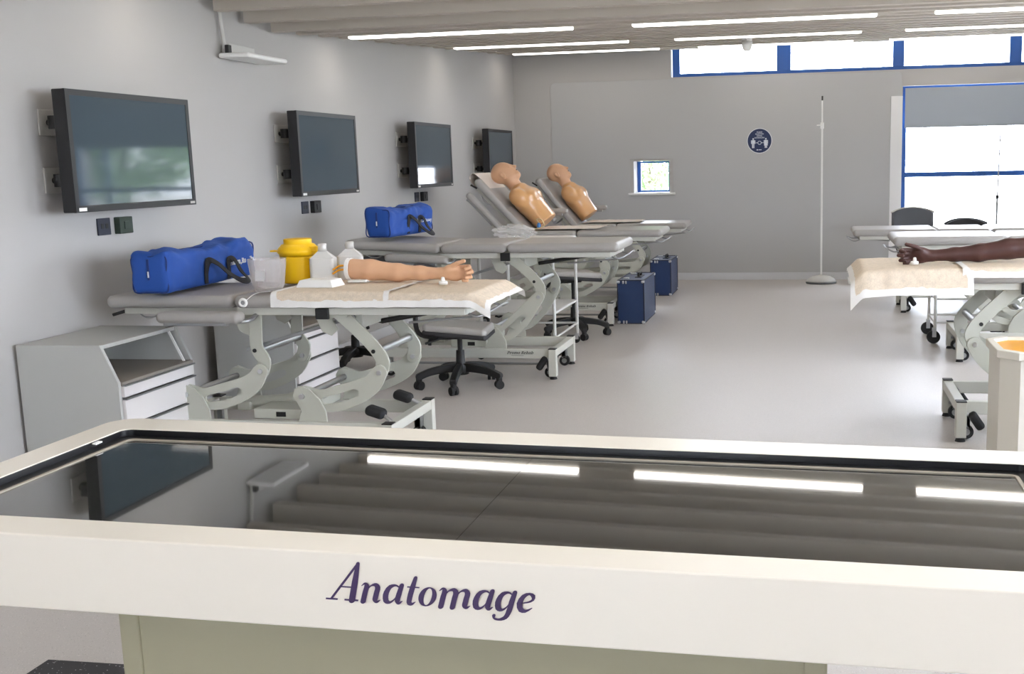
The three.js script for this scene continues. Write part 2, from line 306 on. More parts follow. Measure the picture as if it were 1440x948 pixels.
{
  const o = thing('wall_access_point', 'flat pale wireless box on conduit high on left wall', 'wireless box', [0.02, 2.1, 6.68]);
  part(o, 'conduit', rod(V(0.02, 0.04, 0), V(0.0, 0.42, 0.02), 0.012, 10), M.device);
  part(o, 'junction_box', rbb(0, 0.05, 0.015, 0.07, -0.31, 0.0, 0.005), M.device);
  part(o, 'clip', rbb(0.03, 0.055, 0.01, 0.06, -0.02, 0.02, 0.004), M.black);
  part(o, 'plate', rb(0.2, 0.03, 0.5, 0.014, 0.1, -0.005, -0.2), M.white);
}

// ---------------------------------------------------------------- wall screens
for (const [k, zn] of [8.395, 6.12, 3.945, 1.78].entries()) {
  const w = [1.0, 0.945, 0.955, 0.93][k], words = ['largest in view, nearest the viewer, mirroring the bright window', 'second from the viewer, plain grey', 'third from the viewer, mirroring the small window', 'farthest, beside the room corner'][k];
  const t = thing('wall_screen', `black framed wall screen, ${words}`, 'screen', [0, 1.228, zn - w / 2], 0, 'screens on the left wall');
  const X0 = 0.13, X1 = 0.2, h = 0.565, f = 0.028;
  part(t, 'case', [rbb(X0, X1 - 0.006, 0, h, -w / 2, w / 2, 0.006), bb(0.1, X0, 0.12, h - 0.1, -w / 2 + 0.1, w / 2 - 0.1)], M.tvBlack);
  part(t, 'bezel', [bb(X1 - 0.012, X1, 0, f * 1.15, -w / 2, w / 2), bb(X1 - 0.012, X1, h - f, h, -w / 2, w / 2), bb(X1 - 0.012, X1, f, h - f, -w / 2, -w / 2 + f), bb(X1 - 0.012, X1, f, h - f, w / 2 - f, w / 2)], M.tvBlack);
  part(t, 'screen', bb(X1 - 0.008, X1 - 0.003, f, h - f, -w / 2 + f, w / 2 - f), M.tvScreen);
  const st = part(t, 'sticker', bb(X1, X1 + 0.001, 0.006, 0.022, w / 2 - 0.075, w / 2 - 0.02), M.white); st.userData.label = 'small white sticker';
  part(t, 'sticker', bb(X1, X1 + 0.001, 0.008, 0.02, -w / 2 + 0.012, -w / 2 + 0.055), M.bracket);
  for (const y of [0.15, 0.42]) {
    const b = part(t, 'mount_plate', rbb(0, 0.008, y - 0.06, y + 0.06, w / 2 - 0.28, w / 2 - 0.06, 0.003), M.bracket);
    part(b, 'mount_arm', [rod(V(0.008, y, w / 2 - 0.12), V(0.11, y, w / 2 - 0.12), 0.014), rod(V(0.06, y - 0.03, w / 2 - 0.1), V(0.06, y + 0.03, w / 2 - 0.1), 0.03, 16)], M.black);
    part(t, 'mount_plate', rbb(0, 0.008, y - 0.06, y + 0.06, -w / 2 + 0.06, -w / 2 + 0.28, 0.003), M.bracket);
  }
  if (k < 3) {
    const zs = zn - 0.36 - 0.14 * (k > 1), near = ['nearest the viewer', 'second from the viewer', 'third from the viewer'][k];
    const a = thing('data_socket', `slim dark navy socket plate below the wall screen ${near}`, 'socket', [0, 1.14, [7.935, 5.69, 3.455][k]], 0, 'sockets below the screens');
    part(a, 'plate', rbb(0, 0.01, -0.043, 0.043, -0.05, 0.05, 0.003), M.navyPlate); part(a, 'port', [bb(0.01, 0.012, -0.01, 0.015, -0.028, -0.008), bb(0.01, 0.012, -0.01, 0.015, 0.008, 0.028)], M.black);
    const b = thing('switch_box', `${k ? 'black' : 'dark green'} switch box beside a navy plate, below the wall screen ${near}`, 'switch box', [0, 1.14, [7.79, 5.545, 3.3][k]], 0, 'sockets below the screens');
    part(b, 'box', rbb(0, 0.035, -0.043, 0.043, -0.055, 0.055, 0.004), k ? M.black : M.greenPlate); part(b, 'rocker', rbb(0.035, 0.04, -0.02, 0.02, -0.02, 0.02, 0.002), k ? M.tvBlack : M.greenPlate);
  }
}

// ---------------------------------------------------------------- round wall sign
{
  const n = 512, c = document.createElement('canvas'); c.width = c.height = n; const g = c.getContext('2d');
  g.fillStyle = '#e6e8ea'; g.fillRect(0, 0, n, n); g.fillStyle = '#1b2b55'; g.beginPath(); g.arc(256, 256, 244, 0, 7); g.fill();
  g.fillStyle = '#dfe4ec'; g.textAlign = 'center'; g.font = 'bold 34px sans-serif';
  ['PLEASE', 'MAINTAIN', 'SOCIAL', 'DISTANCING'].forEach((s, i) => g.fillText(s, 256, 92 + i * 38));
  const man = (x, skirt) => { g.beginPath(); g.arc(x, 218, 17, 0, 7); g.fill(); g.fillRect(x - 26, 240, 52, 70); g.fillRect(x - 44, 244, 15, 72); g.fillRect(x + 29, 244, 15, 72); if (skirt) { g.beginPath(); g.moveTo(x - 24, 290); g.lineTo(x + 24, 290); g.lineTo(x + 42, 352); g.lineTo(x - 42, 352); g.fill(); } g.fillRect(x - 24, 310, 21, 92); g.fillRect(x + 3, 310, 21, 92); };
  man(126, false); man(386, true);
  g.strokeStyle = '#dfe4ec'; g.lineWidth = 10; g.beginPath(); g.arc(256, 296, 34, 0, 7); g.stroke(); g.beginPath(); g.moveTo(178, 296); g.lineTo(218, 296); g.moveTo(294, 296); g.lineTo(336, 296); g.stroke();
  g.fillRect(196, 428, 30, 22); g.fillRect(236, 432, 62, 14);
  const tx = new THREE.CanvasTexture(c); tx.colorSpace = THREE.SRGBColorSpace;
  const disc = new THREE.CylinderGeometry(0.145, 0.145, 0.004, 48).rotateX(Math.PI / 2);
  const p = disc.attributes.position, uv = disc.attributes.uv; for (let i = 0; i < p.count; i++) uv.setXY(i, p.getX(i) / 0.29 + .5, p.getY(i) / 0.29 + .5);
  solo('round_sign', 'round navy wall sign with two white figures', 'sign', disc, new THREE.MeshPhysicalMaterial({ map: tx, roughness: 0.5 }), [2.943, 1.628, 0.0085], 0, undefined, true);
}

// ---------------------------------------------------------------- treatment couches
// local axes: x along the couch with the foot posts at 0 and the foot end at +0.46, z across
const font = await new FontLoader().loadAsync('fonts/droid/droid_serif_bold.typeface.json');
function words(text, size, depth, shear) { const g = new TextGeometry(text, { font, size, depth, curveSegments: 4, bevelEnabled: false }); g.applyMatrix4(new THREE.Matrix4().set(1, shear, 0, 0, 0, 1, 0, 0, 0, 0, 1, 0, 0, 0, 0, 1)); return g; }
const HINGE = -0.74, SEAM = -0.286;
function arms(side, k, lift) {                 // one linkage: lower arm, upper arm, plate on the base
  const kneeY = 0.455 + lift * 1.25, L0 = 0.409, dy = kneeY - 0.324, dx = Math.sqrt(L0 * L0 - dy * dy);
  const px = k ? -0.44 : -1.05, kx = px + dx, ty = 0.83 + lift - 0.085;
  return { px, kx, kneeY, tx: k ? kx - 0.2 : kx - 0.02, ty };
}
function couch(name, label, x, z, h, o = {}) {
  const t = thing(name, label, 'couch', [x, 0, z], o.turn ? Math.PI : 0, 'treatment couches');
  const lift = h - 0.83, top = h, mh = 0.062;
  for (const s of [-1, 1]) {
    const r = part(t, 'base_rail', rbb(-1.19, 0, 0.135, 0.2, s * 0.25 - 0.02, s * 0.25 + 0.02, 0.005), M.framePale);
    if (s === 1 && o.text) { const g = words('Promo Rehab', 0.019, 0.001, 0.35).translate(-0.315, 0.165, 0.271); part(r, 'lettering', [g, bb(-0.285, -0.2, 0.155, 0.157, 0.271, 0.272)], M.black); }
  }
  for (const ex of [-1.19, 0]) {
    part(t, 'end_rail', rbb(ex - 0.025, ex + 0.025, 0.15, 0.198, -0.25, 0.25, 0.005), M.framePale);
    for (const s of [-1, 1]) {
      const p = part(t, 'post', rbb(ex - 0.026, ex + 0.026, 0.02, 0.2, s * 0.275 - 0.026, s * 0.275 + 0.026, 0.004), M.framePale);
      part(p, 'cap', rbb(ex - 0.026, ex + 0.026, 0.2, 0.206, s * 0.275 - 0.026, s * 0.275 + 0.026, 0.002), M.black);
      part(p, 'foot_pad', rod(V(ex, 0, s * 0.275), V(ex, 0.022, s * 0.275), 0.026, 16, 0.018), M.rubber);
      const q = ex < -1 ? 1 : -1;
      const c = part(t, 'caster', [rod(V(ex + q * 0.035, 0.036, s * 0.215 - 0.014), V(ex + q * 0.035, 0.036, s * 0.215 + 0.014), 0.036, 20)], M.rubber);
      part(c, 'wheel_hub', rod(V(ex + q * 0.035, 0.036, s * 0.215 - 0.018), V(ex + q * 0.035, 0.036, s * 0.215 + 0.018), 0.018, 14), M.steel);
      part(c, 'fork', rbb(ex + q * 0.02, ex + q * 0.05, 0.07, 0.15, s * 0.215 - 0.012, s * 0.215 + 0.012, 0.003), M.steel);
    }
  }
  part(t, 'brake_bar', rod(V(-1.19, 0.09, 0.21), V(0, 0.09, 0.21), 0.008), M.steel);
  for (const s of [-1, 1]) {
    const pu = o.pedalsUp, p = part(t, 'pedal', pu ? rb(0.1, 0.05, 0.07, 0.022).rotateZ(-0.3).translate(-0.1, 0.235, s * 0.18) : rb(0.045, 0.1, 0.05, 0.018).rotateZ(-0.6).translate(-0.075, 0.105, s * 0.275), M.rubber);
    part(p, 'pedal_stem', pu ? rod(V(-0.07, 0.225, s * 0.18), V(-0.01, 0.19, s * 0.2), 0.009) : rod(V(-0.06, 0.12, s * 0.275), V(-0.01, 0.15, s * 0.26), 0.009), M.chrome);
  }
  // linkages
  for (const k of [0, 1]) {
    const a = arms(1, k, lift), mid = [(a.px + a.kx) / 2 + 0.03, (0.324 + a.kneeY) / 2 - 0.055];
    const low = bandShape([[a.px, 0.324], [a.px + 0.1, 0.3], mid, [a.kx - 0.05, a.kneeY - 0.06], [a.kx, a.kneeY]], [0.045, 0.05, 0.062, 0.056, 0.045, 0.036]);
    const sl = poly(low.pts), hole = bandShape([0.27, 0.42, 0.58].map((q) => { const p = low.curve.getPoint(q); return [p.x, p.y]; }), [0.019, 0.022, 0.019], 8);
    sl.holes.push(new THREE.Path(hole.pts.map(([x2, y2]) => new THREE.Vector2(x2, y2))));
    const up = bandShape([[a.kx, a.kneeY], [a.kx + 0.012, a.kneeY + 0.05], [a.kx - 0.02, a.kneeY + 0.11], [(a.tx + a.kx) / 2 - 0.01, (a.kneeY + a.ty) / 2 + 0.06], [a.tx, a.ty]], [0.032, 0.032, 0.03, 0.03, 0.034]);
    const fin = poly([[a.px - 0.03, 0.19], [a.px - 0.005, 0.25], [a.px - 0.03, 0.3], [a.px - 0.046, 0.325], [a.px - 0.036, 0.358], [a.px - 0.005, 0.372], [a.px + 0.035, 0.358], [a.px + 0.085, 0.31], [a.px + 0.115, 0.25], [a.px + 0.12, 0.19]]);
    for (const s of [-1, 1]) {
      part(t, 'base_bracket', extr(fin, 0.012, 0.002).translate(0, 0, s * 0.252), M.frame);
      const q = part(t, 'lower_arm', extr(sl, 0.014, 0.002).translate(0, 0, s * 0.232), M.frame);
      part(q, 'pivot_bolt', rod(V(a.px, 0.324, s * 0.232), V(a.px, 0.324, s * 0.268), 0.014, 12), M.chrome); part(q, 'pivot_bolt', rod(V(a.kx, a.kneeY, s * 0.2), V(a.kx, a.kneeY, s * 0.246), 0.012, 12), M.chrome);
      const u = part(t, 'upper_arm', extr(poly(up.pts), 0.014, 0.002).translate(0, 0, s * 0.214), M.frame);
      part(u, 'plug', rod(V(a.kx - 0.03, a.kneeY + 0.1, s * 0.214), V(a.kx - 0.03, a.kneeY + 0.1, s * 0.225), 0.01, 12), M.black);
      if (k) part(t, 'hinge_plate', extr(rrect(a.tx - 0.11, a.tx + 0.06, a.ty - 0.03, a.ty + 0.035, 0.02), 0.012).translate(0, 0, s * 0.23), M.frame);
      part(t, 'hook_plate', extr(poly([[a.tx - 0.12, a.ty + 0.02], [a.tx - 0.05, a.ty + 0.02], [a.tx - 0.04, a.ty - 0.05], [a.tx - 0.015, a.ty - 0.09], [a.tx - 0.05, a.ty - 0.12], [a.tx - 0.095, a.ty - 0.1], [a.tx - 0.12, a.ty - 0.04]]), 0.012, 0.002).translate(0, 0, s * 0.19), M.frame);
    }
    part(t, 'cross_tube', rod(V(a.kx - 0.012, a.kneeY + 0.1, -0.214), V(a.kx - 0.012, a.kneeY + 0.1, 0.214), 0.018, 14), M.steel); part(t, 'cross_tube', rod(V(a.px, 0.324, -0.25), V(a.px, 0.324, 0.25), 0.016, 14), M.steel);
  }
  const A = arms(1, 1, lift), B = arms(1, 0, lift);
  part(t, 'gas_strut', [rod(V(A.kx - 0.02, A.ty - 0.06, 0.12), V(0.16, top - 0.105, 0.12), 0.013), rod(V(0.1, top - 0.115, 0.12), V(0.3, top - 0.092, 0.12), 0.008)], M.black);
  part(t, 'actuator', [rod(V(B.px + 0.16, 0.235, 0.02), V(A.px - 0.02, 0.27, 0.02), 0.028, 14), rbb(-0.9, -0.82, 0.2, 0.25, -0.03, 0.06, 0.01)], M.frame);
  part(t, 'control_box', [rbb(-0.72, -0.47, 0.2, 0.25, -0.24, 0.22, 0.006)], M.frame);
  part(t, 'socket_port', bb(-0.6, -0.55, 0.212, 0.236, 0.2195, 0.2215), M.black);
  part(t, 'link_plate', rbb(A.kx - 0.16, A.kx - 0.1, A.ty - 0.09, A.ty, -0.16, 0.16, 0.006).rotateZ(0), M.framePale);
  // sub-frame of the fixed seat and of the foot section
  const fy = top - mh - 0.018;
  part(t, 'seat_frame', [rbb(HINGE, SEAM, fy - 0.018, fy + 0.018, 0.235, 0.265, 0.004), rbb(HINGE, SEAM, fy - 0.018, fy + 0.018, -0.265, -0.235, 0.004), bb(SEAM - 0.05, SEAM - 0.01, fy - 0.018, fy + 0.018, -0.25, 0.25)], M.framePale);
  part(t, 'hinge_block', [rbb(SEAM - 0.045, SEAM + 0.02, fy - 0.035, fy + 0.018, 0.268, 0.285, 0.004), rbb(SEAM - 0.045, SEAM + 0.02, fy - 0.035, fy + 0.018, -0.285, -0.268, 0.004)], M.black);
  part(t, 'foot_frame', [rbb(SEAM, 0.4, fy - 0.016, fy + 0.018, 0.235, 0.265, 0.004), rbb(SEAM, 0.4, fy - 0.016, fy + 0.018, -0.265, -0.235, 0.004), bb(0.36, 0.4, fy - 0.016, fy + 0.018, -0.25, 0.25)], M.framePale);
  part(t, 'wire_handle', [tube([V(0.38, fy - 0.01, 0.2), V(0.44, fy - 0.03, 0.2), V(0.49, fy - 0.01, 0.14), V(0.5, fy, 0), V(0.49, fy - 0.01, -0.14), V(0.44, fy - 0.03, -0.2), V(0.38, fy - 0.01, -0.2)], 0.006, 40), rod(V(0.1, fy - 0.06, 0.2), V(0.44, fy - 0.03, 0.2), 0.006)], M.steel);
  part(t, 'seat_strut', rbb(-0.3, 0.3, -0.009, 0.009, -0.012, 0.012, 0.003).rotateZ(0.28).translate((A.tx + B.kx) / 2 - 0.02, top - 0.2, 0.16), M.steel);
  const cushion = (x0, x1, extra = {}) => { const g = rb(x1 - x0, mh, 0.61, 0.03, 0, 0, 0, 5); const p = g.attributes.position; for (let i = 0; i < p.count; i++) { const u = p.getX(i) / (x1 - x0) * 2, v = p.getZ(i) / 0.305; if (p.getY(i) > 0) p.setY(i, p.getY(i) + 0.01 * (1 - u * u) * (1 - v * v) ); } g.computeVertexNormals(); return g.translate((x0 + x1) / 2, -mh / 2, 0); };
  part(t, 'seat_cushion', cushion(HINGE + 0.004, SEAM - 0.003).translate(0, top, 0), M.vinyl);
  part(t, 'foot_cushion', cushion(SEAM + 0.003, 0.46).translate(0, top, 0), M.vinyl);
  // back section, turned up about the hinge
  const ba = o.back || 0, raised = ba > 0.3, rot = (g) => g.translate(-HINGE, mh, 0).rotateZ(-ba).translate(HINGE, top - mh, 0);
  const bk = part(t, 'back_cushion', rot(cushion(-1.41, HINGE - 0.004)), M.vinyl);
  part(t, 'back_frame', rot(merge([rbb(-1.36, HINGE, -mh - 0.036, -mh - 0.002, 0.2, 0.23, 0.004), rbb(-1.36, HINGE, -mh - 0.036, -mh - 0.002, -0.23, -0.2, 0.004), bb(-1.36, -1.32, -mh - 0.036, -mh - 0.002, -0.2, 0.2)])), M.framePale);
  part(t, 'release_lever', rot(tube([V(-1.3, -mh - 0.035, 0.2), V(-1.24, -mh - 0.05, 0.24), V(-1.2, -mh - 0.05, 0.24), V(-1.17, -mh - 0.035, 0.2)], 0.004, 16, 6)), M.steel); for (const s of [-1, 1]) part(t, 'end_stop', rot(rod(V(-1.35, -mh - 0.02, s * 0.22), V(-1.42, -mh - 0.04, s * 0.235), 0.008)), M.black);
  if (raised) part(t, 'back_strut', [rod(V(HINGE - 0.13, top - 0.07, 0.16), V(HINGE - 0.3 * Math.cos(ba) - 0.01, top + 0.3 * Math.sin(ba) - 0.08, 0.16), 0.008), rod(V(HINGE - 0.13, top - 0.07, 0.16), V(HINGE + 0.04, top - 0.09, 0.16), 0.008), rbb(HINGE - 0.16, HINGE + 0.1, top - 0.1, top - 0.07, -0.2, 0.2, 0.004)], M.framePale);
  // arm rests: stowed beside the back, or swung forward
  for (const s of [-1, 1]) {
    const how = (s === 1 ? o.armNear : o.armFar) || 'stowed';
    let g1, g2;
    if (how === 'forward') {
      const hx = HINGE - 0.3 * Math.cos(ba), hy = top + 0.3 * Math.sin(ba) - 0.1;
      g1 = rb(0.44, 0.05, 0.07, 0.022, HINGE + 0.02, top + 0.145, s * 0.36); g2 = merge([rb(0.1, 0.02, 0.05, 0.004, HINGE + 0.14, top + 0.112, s * 0.36), rod(V(HINGE - 0.1, top + 0.12, s * 0.34), V(HINGE - 0.2, top + 0.12, s * 0.2), 0.012)]);
    } else {
      const x0 = raised ? -1.36 : -1.09, x1 = raised ? -0.93 : -0.66, dy = raised ? -0.145 : -0.095;
      g1 = rot(rb(x1 - x0, 0.054, 0.08, 0.025, (x0 + x1) / 2, dy, s * 0.36)); g2 = rot(merge([rbb(x0 + 0.03, x1 - 0.08, dy - 0.04, dy - 0.024, s * 0.36 - 0.02, s * 0.36 + 0.02, 0.004), tube([V(x1 - 0.04, dy - 0.02, s * 0.36), V(x1 + 0.01, dy - 0.02, s * 0.33), V(x1 + 0.01, -mh - 0.02, s * 0.2)], 0.011, 16), rod(V(x0 + 0.03, dy - 0.045, s * 0.36), V(x0 + 0.12, dy - 0.028, s * 0.36), 0.006)]));
    }
    const p = part(t, 'arm_rest', g1, M.vinyl); part(p, 'arm_bracket', g2, M.steel);
  }
  return t;
}
couch('treatment_couch', 'grey padded couch near the viewer carrying fake arm and yellow bin', 1.571, 7.9, 0.818, { pedalsUp: 1 });
couch('treatment_couch', 'grey padded couch carrying only a blue bag, behind the fake arm', 1.87, 5.8, 0.9, { text: 1, back: 0.05 });
couch('treatment_couch', 'couch with raised back holding the nearer bald torso', 1.825, 3.45, 0.835, { text: 1, back: 0.82, armFar: 'forward' });
couch('treatment_couch', 'couch with raised back holding the farther bald torso', 1.8, 1.36, 0.775, { back: 0.9, armFar: 'forward' });
couch('treatment_couch', 'couch on the right under tan pads and the dark fake arm', 4.285, 7.22, 0.85, { turn: 1 });
couch('treatment_couch', 'bare grey couch on the right, just behind the dark fake arm', 4.56, 5.03, 0.865, { turn: 1 });
couch('treatment_couch', 'farthest bare couch on the right, below the grey chair back', 4.38, 2.56, 0.76, { turn: 1 });

// ---------------------------------------------------------------- cabinets on the left wall
function cabinet(label, x, z) {
  const o = thing('drawer_cabinet', label, 'cabinet', [x, 0, z], 0, 'drawer cabinets');
  const prof = poly([[0, 0.03], [0.49, 0.03], [0.49, 0.48], [0.415, 0.65], [0, 0.65]]);
  for (const s of [-1, 1]) part(o, 'side_panel', extr(prof, 0.018, 0.001).translate(0, 0, s * 0.291), M.cabinet);
  part(o, 'top_panel', rbb(0, 0.416, 0.632, 0.65, -0.282, 0.282, 0.002), M.cabinet);
  part(o, 'back_panel', bb(0, 0.012, 0.04, 0.632, -0.282, 0.282), M.cabinet);
  part(o, 'shelf', rbb(0.012, 0.5, 0.465, 0.483, -0.282, 0.282, 0.002), M.shelf);
  part(o, 'plinth', bb(0.0, 0.45, 0, 0.04, -0.28, 0.28), M.cabinet);
  part(o, 'edge_strip', extr(poly([[0.392, 0.64], [0.402, 0.645], [0.482, 0.475], [0.472, 0.47]]), 0.006).translate(0, 0, -0.25), M.white);
  for (const [y0, y1] of [[0.412, 0.462], [0.285, 0.4], [0.158, 0.273], [0.04, 0.146]]) {
    const d = part(o, 'drawer', rbb(0.03, 0.505, y0, y1, -0.279, 0.279, 0.003), M.cabinetFront);
    part(d, 'handle_strip', rbb(0.49, 0.515, y1, y1 + 0.008, -0.279, 0.279, 0.002), M.handle);
  }
}
cabinet('grey drawer cabinet with open slanted top at the left edge', 0.02, 8.355);
cabinet('drawer cabinet half hidden behind the near couch legs', 0.08, 6.82);

// ---------------------------------------------------------------- stools and chairs
function stool(label, x, z, turn, sy, back, group) {
  const o = thing(back ? 'task_chair' : 'saddle_stool', label, back ? 'chair' : 'stool', [x, 0, z], turn, group);
  for (let k = 0; k < 5; k++) {
    const a = k * Math.PI * 0.4 + 0.3, c = Math.cos(a), s = Math.sin(a), R = 0.27;
    const sh = bandShape([[0.02, 0.13], [0.1, 0.125], [0.2, 0.11], [R, 0.085]], [0.022, 0.019, 0.016, 0.015]);
    part(o, 'leg', extr(poly(sh.pts), 0.042, 0.006).rotateY(-a), M.black);
    const w = part(o, 'caster', [-0.014, 0.014].map((q) => rod(V(0, 0, q - 0.009), V(0, 0, q + 0.009), 0.028, 16).rotateY(-a + 0.7).translate(c * R, 0.028, s * R)), M.rubber);
    part(w, 'caster_hood', rod(V(c * R, 0.03, s * R), V(c * R, 0.085, s * R), 0.02, 12), M.black);
  }
  part(o, 'hub', lathe([[0, 0.08], [0.05, 0.085], [0.052, 0.14], [0.03, 0.16], [0.026, 0.24], [0, 0.24]], 20), M.black);
  part(o, 'gas_column', rod(V(0, 0.2, 0), V(0, sy - 0.05, 0), 0.016, 14), M.black);
  const seat = (r, h, y) => { const g = rb(0.44, h, 0.4, h * 0.48, 0, 0, 0, 6), p = g.attributes.position; for (let i = 0; i < p.count; i++) { const u = p.getX(i) / 0.22, v = p.getZ(i) / 0.2; p.setXYZ(i, p.getX(i) * r * (1 - 0.1 * v * v), p.getY(i) + y + 0.022 * u * Math.abs(u) * -1 + 0.012 * Math.cos(u * 3), p.getZ(i) * r * (1 - 0.18 * u * u)); } g.computeVertexNormals(); return g; };
  part(o, 'seat', seat(1, 0.05, sy), M.vinyl);
  part(o, 'seat_pan', seat(1.015, 0.034, sy - 0.03), M.chairBlack);
  part(o, 'mechanism', [rb(0.2, 0.035, 0.12, 0.01, -0.04, sy - 0.065, 0), rod(V(-0.08, sy - 0.065, 0.03), V(-0.2, sy - 0.1, 0.1), 0.008), tube([V(-0.12, sy - 0.06, -0.03), V(-0.2, sy - 0.1, -0.03), V(-0.2, sy - 0.13, -0.02)], 0.012, 12)], M.black);
  if (back) {
    const g = new THREE.CylinderGeometry(0.3, 0.3, 0.26, 32, 4, true, Math.PI * 1.5 - 0.75, 1.5); // curved pad
    const p = g.attributes.position; for (let i = 0; i < p.count; i++) { const yy = p.getY(i) / 0.13, a = Math.atan2(p.getZ(i), -p.getX(i)); p.setY(i, p.getY(i) * (1 - 0.35 * (a / 0.75) ** 2)); }
    const gi = g.clone().scale(0.9, 1, 0.95);
    part(o, 'backrest', [thick(g, 0.035).translate(0.06, sy + 0.26, 0)], back === 'slot' ? M.chairBlack : M.chairGrey);
    part(o, 'back_rim', tube([...Array(17)].map((_, i) => { const a = -0.75 + 1.5 * i / 16; return V(0.06 - 0.318 * Math.cos(a), sy + 0.26 + 0.13 * (1 - 0.35 * (a / 0.75) ** 2), 0.318 * Math.sin(a)); }), 0.012, 40), back === 'slot' ? M.chairBlack : M.shell);
    part(o, 'back_stem', [tube([V(-0.05, sy - 0.07, 0), V(-0.26, sy - 0.05, 0), V(-0.28, sy + 0.1, 0), V(-0.275, sy + 0.26, 0)], 0.016, 24)], M.black);
  }
  return o;
}
function thick(g, th) {            // a sheet given thickness along its normals
  g = g.index ? g : g; g.computeVertexNormals(); const p = g.attributes.position, n = g.attributes.normal, a = [], N = p.count, idx = [...g.index.array], out = [];
  for (let i = 0; i < N; i++) a.push(p.getX(i) + n.getX(i) * th / 2, p.getY(i) + n.getY(i) * th / 2, p.getZ(i) + n.getZ(i) * th / 2);
  for (let i = 0; i < N; i++) a.push(p.getX(i) - n.getX(i) * th / 2, p.getY(i) - n.getY(i) * th / 2, p.getZ(i) - n.getZ(i) * th / 2);
  const cnt = {}, key = (i, j) => i < j ? i + '_' + j : j + '_' + i;
  for (let i = 0; i < idx.length; i += 3) { out.push(idx[i], idx[i + 1], idx[i + 2], N + idx[i], N + idx[i + 2], N + idx[i + 1]); for (let k = 0; k < 3; k++) { const e = key(idx[i + k], idx[i + (k + 1) % 3]); cnt[e] = cnt[e] ? 0 : [idx[i + k], idx[i + (k + 1) % 3]]; } }
  for (const e of Object.values(cnt)) if (e) out.push(e[1], e[0], N + e[0], e[1], N + e[0], N + e[1]);
  const r = new THREE.BufferGeometry(); r.setAttribute('position', new THREE.Float32BufferAttribute(a, 3)); r.setIndex(out); return toCreasedNormals(r, 0.8);
}
stool('task chair with grey seat and low dark back beside the near couch', 1.33, 6.36, 0.12, 0.4, 'slot', 'chairs');
stool('grey seat stool tucked under the couch with the nearer torso', 1.62, 4.28, 0.5, 0.53, null, 'stools');
stool('grey backed task chair tucked under the couch with blue bag', 0.36, 5.78, 2.57, 0.435, 'grey', 'chairs');
stool('grey rounded chair back in front of the big window', 4.6, 1.25, -1.57, 0.48, 'grey', 'chairs');
stool('dark chair with wide back behind the farthest right couch', 5.15, 1.3, -1.5, 0.36, 'slot', 'chairs');

// ---------------------------------------------------------------- instrument trolleys
function trolley(label, x0, x1, z0, z1, h, wheel) {
  const o = thing('instrument_trolley', label, 'trolley', [(x0 + x1) / 2, 0, (z0 + z1) / 2], 0, 'instrument trolleys');
  const a = (x1 - x0) / 2, b = (z1 - z0) / 2, r = 0.0125;
  for (const sx of [-1, 1]) for (const sz of [-1, 1]) {
    part(o, 'upright', rod(V(sx * a, wheel * 2 + 0.02, sz * b), V(sx * a, h, sz * b), r, 12), M.tubeWhite);
    const c = part(o, 'caster', rod(V(sx * a - 0.01, wheel, sz * b - 0.011), V(sx * a - 0.01, wheel, sz * b + 0.011), wheel, 20), M.rubber);
    part(c, 'fork', [rbb(sx * a - 0.02, sx * a + 0.01, wheel, wheel * 2 + 0.02, sz * b - 0.018, sz * b - 0.013, 0.002), rbb(sx * a - 0.02, sx * a + 0.01, wheel, wheel * 2 + 0.02, sz * b + 0.013, sz * b + 0.018, 0.002)], M.chrome);
  }
  for (const y of [0.16, 0.34, h]) {
    part(o, 'rail', [rod(V(-a, y, -b), V(a, y, -b), 0.009), rod(V(-a, y, b), V(a, y, b), 0.009), rod(V(-a, y, -b), V(-a, y, b), 0.009), rod(V(a, y, -b), V(a, y, b), 0.009)], M.tubeWhite);
    if (y > 0.2) part(o, 'shelf', rb(2 * a - 0.02, 0.006, 2 * b - 0.02, 0.002, 0, y + 0.004, 0), M.tubeWhite);
    for (const q of [-0.5, 0, 0.5]) if (y < 0.2) part(o, 'hook', tube([V(q * a, y + 0.012, b), V(q * a, y, b + 0.012), V(q * a, y - 0.012, b + 0.008)], 0.005, 8, 6), M.black);
  }
  return o;
}
trolley('white tubular trolley holding plastic wrap, behind the couch with blue bag', 1.17, 1.72, 4.62, 5.38, 0.845, 0.03);
trolley('white tubular trolley on big wheels under the bare right couch', 4.475, 5.0, 4.1, 4.545, 0.72, 0.05);

